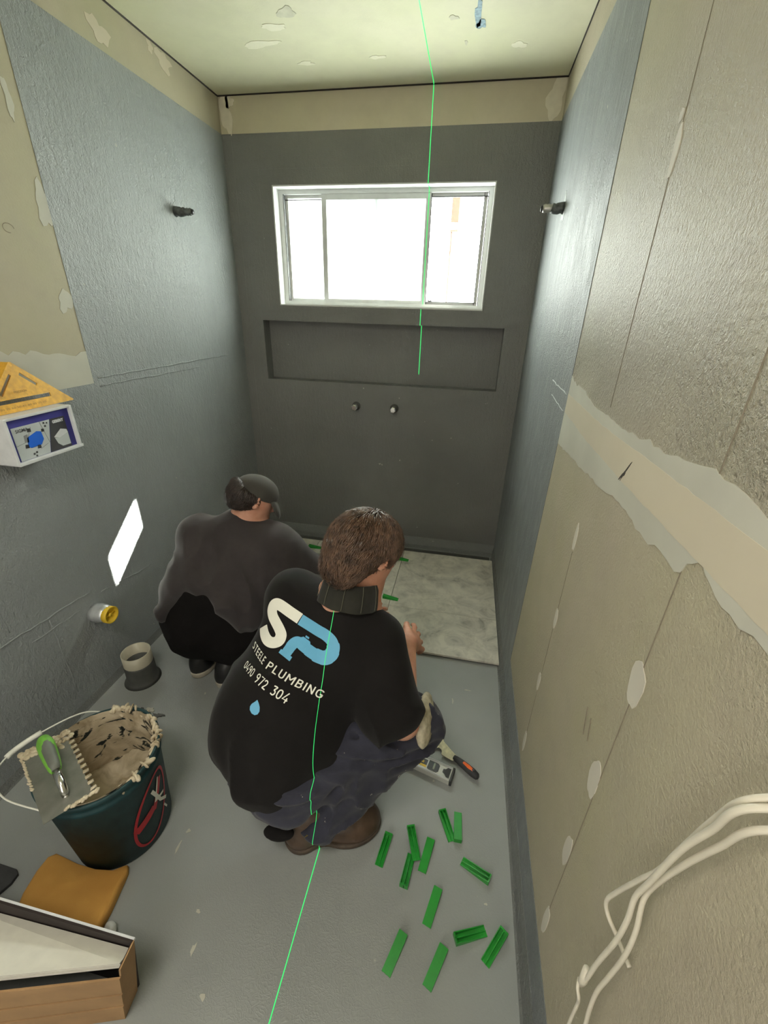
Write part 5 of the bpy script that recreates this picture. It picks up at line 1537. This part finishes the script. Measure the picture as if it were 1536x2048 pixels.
def poly_bm(bm, pts):
    bm.faces.new([bm.verts.new((x, y, 0)) for x, y in pts])
bm = bmesh.new()
stroke_bm(bm, [(772, 418), (690, 362), (625, 315), (580, 292), (545, 305), (526, 345), (532, 392), (556, 440), (585, 495), (600, 548), (578, 600), (527, 618), (478, 596), (442, 540), (421, 470)], 96)
print_on_shirt(bm, 'white', 'printed_letter', shirtB)
bm = bmesh.new()
stroke_bm(bm, [(776, 424), (850, 470), (930, 520), (1000, 562), (1048, 612), (1058, 668), (1036, 722), (985, 750), (925, 735), (860, 698), (800, 652), (745, 612), (700, 632), (662, 684), (640, 718)], [95]*5 + [108, 116, 122, 118, 105, 98, 95, 95, 92, 90])
poly_bm(bm, [(600, 672), (700, 744), (680, 780), (580, 704)])
poly_bm(bm, [(772, 572), (800, 568), (858, 612), (862, 650), (800, 640)])
poly_bm(bm, [(822, 557), (852, 577), (846, 592), (814, 572)])
print_on_shirt(bm, 'blue_print', 'printed_letter', shirtB)
bm = bmesh.new()
poly_bm(bm, [(447, 1108), (456, 1135), (463, 1170), (460, 1206), (444, 1230), (420, 1236), (396, 1222), (382, 1192), (386, 1162), (402, 1140), (425, 1126)])
print_on_shirt(bm, 'blue_print', 'printed_drop', shirtB)
GL = {   # a plain geometric sans alphabet drawn as strokes: width, strokes (height 1)
    'S': (.58, [[(.52, .80), (.42, .91), (.28, .925), (.12, .86), (.10, .70), (.22, .58), (.38, .50), (.50, .40), (.50, .22), (.38, .09), (.24, .075), (.10, .12), (.04, .21)]]),
    'T': (.60, [[(.0, .925), (.60, .925)], [(.30, .925), (.30, 0)]]),
    'E': (.52, [[(.075, 0), (.075, 1)], [(.075, .925), (.52, .925)], [(.075, .5), (.48, .5)], [(.075, .075), (.52, .075)]]),
    'L': (.50, [[(.075, 0), (.075, 1)], [(.075, .075), (.50, .075)]]),
    'P': (.60, [[(.075, 0), (.075, 1)], [(.075, .925), (.34, .925), (.46, .90), (.53, .80), (.53, .66), (.46, .53), (.34, .48), (.075, .48)]]),
    'U': (.66, [[(.075, 1), (.075, .34), (.12, .17), (.22, .09), (.33, .075), (.44, .09), (.54, .17), (.585, .34), (.585, 1)]]),
    'M': (.84, [[(.075, 0), (.075, 1)], [(.765, 0), (.765, 1)], [(.09, .96), (.42, .40)], [(.75, .96), (.42, .40)]]),
    'B': (.60, [[(.075, 0), (.075, 1)], [(.075, .925), (.34, .925), (.46, .88), (.49, .75), (.45, .60), (.34, .53), (.075, .53)], [(.34, .53), (.48, .47), (.54, .33), (.52, .17), (.42, .09), (.32, .075), (.075, .075)]]),
    'I': (.15, [[(.075, 0), (.075, 1)]]),
    'N': (.70, [[(.075, 0), (.075, 1)], [(.625, 0), (.625, 1)], [(.09, .95), (.61, .05)]]),
    'G': (.72, [[(.64, .80), (.52, .90), (.38, .925), (.20, .87), (.09, .70), (.075, .50), (.10, .28), (.22, .12), (.38, .075), (.54, .10), (.64, .20), (.64, .46)], [(.64, .44), (.42, .44)]]),
    '0': (.62, [[(.31, .925), (.15, .85), (.08, .65), (.075, .5), (.08, .35), (.15, .15), (.31, .075), (.47, .15), (.54, .35), (.545, .5), (.54, .65), (.47, .85), (.31, .925)]]),
    '4': (.64, [[(.40, 1), (.05, .30), (.64, .30)], [(.47, .52), (.47, 0)]]),
    '9': (.60, [[(.52, .68), (.46, .56), (.30, .50), (.14, .56), (.08, .71), (.14, .86), (.30, .925), (.45, .87), (.52, .70), (.50, .48), (.38, .22), (.24, .0)]]),
    '7': (.56, [[(.02, .925), (.54, .925), (.20, 0)]]),
    '2': (.58, [[(.07, .74), (.12, .87), (.28, .925), (.45, .86), (.48, .70), (.40, .50), (.08, .10)], [(.05, .075), (.56, .075)]]),
    '3': (.56, [[(.06, .925), (.48, .925), (.26, .58), (.42, .52), (.49, .34), (.42, .15), (.26, .075), (.04, .15)]]),
    ' ': (.42, [])}
def print_text(s, base, fr, h0, h1, up, gap=0.16, wt=0.145):
    bm = bmesh.new(); x = 0
    for ch in s:
        w_, st = GL[ch]
        for pl in st:
            P = [Vector((x+a, b_)) for a, b_ in pl]
            if len(P) > 6: P = [p.to_2d() for p in spline([(*q, 0) for q in P], 3)]
            for q in stroke(P, wt): bm.faces.new([bm.verts.new((p[0], p[1], 0)) for p in q])
            if 2 < len(P) <= 6:
                for c_ in P[1:-1]:
                    bm.faces.new([bm.verts.new((c_[0]+wt/2*math.cos(k_*PI/4), c_[1]+wt/2*math.sin(k_*PI/4), 0)) for k_ in range(8)])
        x += w_ + gap
    x -= gap
    for k_ in range(1, int(x/0.25)+1):
        bmesh.ops.bisect_plane(bm, geom=bm.verts[:]+bm.edges[:]+bm.faces[:], plane_co=(k_*0.25, 0, 0), plane_no=(1, 0, 0), dist=1e-5)
    up0, up1 = Vector(up[0]).normalized(), Vector(up[1]).normalized()
    for v in bm.verts:
        t = min(1, max(0, v.co.x/x))
        k = max(i for i in range(len(fr)-1) if fr[i] <= t + 1e-9)
        a = (t-fr[k])/(fr[k+1]-fr[k])
        b_ = Vector(base[k]).lerp(Vector(base[k+1]), a)
        q = b_ + up0.lerp(up1, t).normalized()*(v.co.y*(h0+(h1-h0)*t))
        v.co = (q[0], q[1], 0)
    return print_on_shirt(bm, 'white', 'printed_text', shirtB)
print_text('STEELE PLUMBING', [(322, 650), (398, 744), (474, 834), (690, 974), (922, 1098)], [0, 0.20, 0.435, 0.71, 1.0], 62, 76, ((.34, -1), (.52, -.86)), 0.22)
print_text('0490 972 304', [(284, 830), (384, 926), (503, 1034), (664, 1144)], [0, 0.355, 0.675, 1.0], 66, 92, ((.34, -1), (.52, -.86)), 0.13, 0.135)

# ------------------------------------------------------------------ line of a cross-line laser that stands behind the camera
bpy.context.view_layer.update()
dg = bpy.context.evaluated_depsgraph_get()
SRC = Vector((1.070, -3.05, 0.84))
runs, run, last = [], [], None
N = 5200
for i in range(N):
    a = -1.35 + 2.45*i/N
    d = Vector((0.0, math.cos(a), math.sin(a)))
    hit, co, no, fi, ob, mx = SC.ray_cast(dg, SRC, d)
    if not hit: 
        if run: runs.append(run); run = []
        last = None; continue
    if no.dot(d) > 0: no = -no
    if ob.name.startswith(('hair', 'collar', 'check')):
        if len(run) > 2: runs.append(run)
        run = []; last = None; continue
    p_ = co + no*0.0012
    if last is not None and (p_-last).length > 0.016:
        if len(run) > 2: runs.append(run)
        run = []
    run.append((p_, no)); last = p_
if len(run) > 2: runs.append(run)
bm = bmesh.new()
for run in runs:
    pts, cur = [run[0]], run[0][0]
    for q in run[1:]:
        if (q[0]-cur).length > 0.006: pts.append(q); cur = q[0]
    if len(pts) < 2: continue
    prev = None
    for k, (p_, no) in enumerate(pts):
        t = (pts[min(k+1, len(pts)-1)][0] - pts[max(k-1, 0)][0]).normalized()
        s = t.cross(no).normalized()*(0.0007 if p_.z < 0.75 and p_.y < -1.5 and p_.z > 0.01 else (0.0013 if p_.z < 0.01 else 0.0020))
        cur2 = (bm.verts.new(p_+s), bm.verts.new(p_-s))
        if prev: bm.faces.new((prev[0], prev[1], cur2[1], cur2[0]))
        prev = cur2
tag(obj('laser_line', bm, 'laser'), 'thin bright green laser line crossing ceiling, back wall, black shirt and floor', 'laser line')
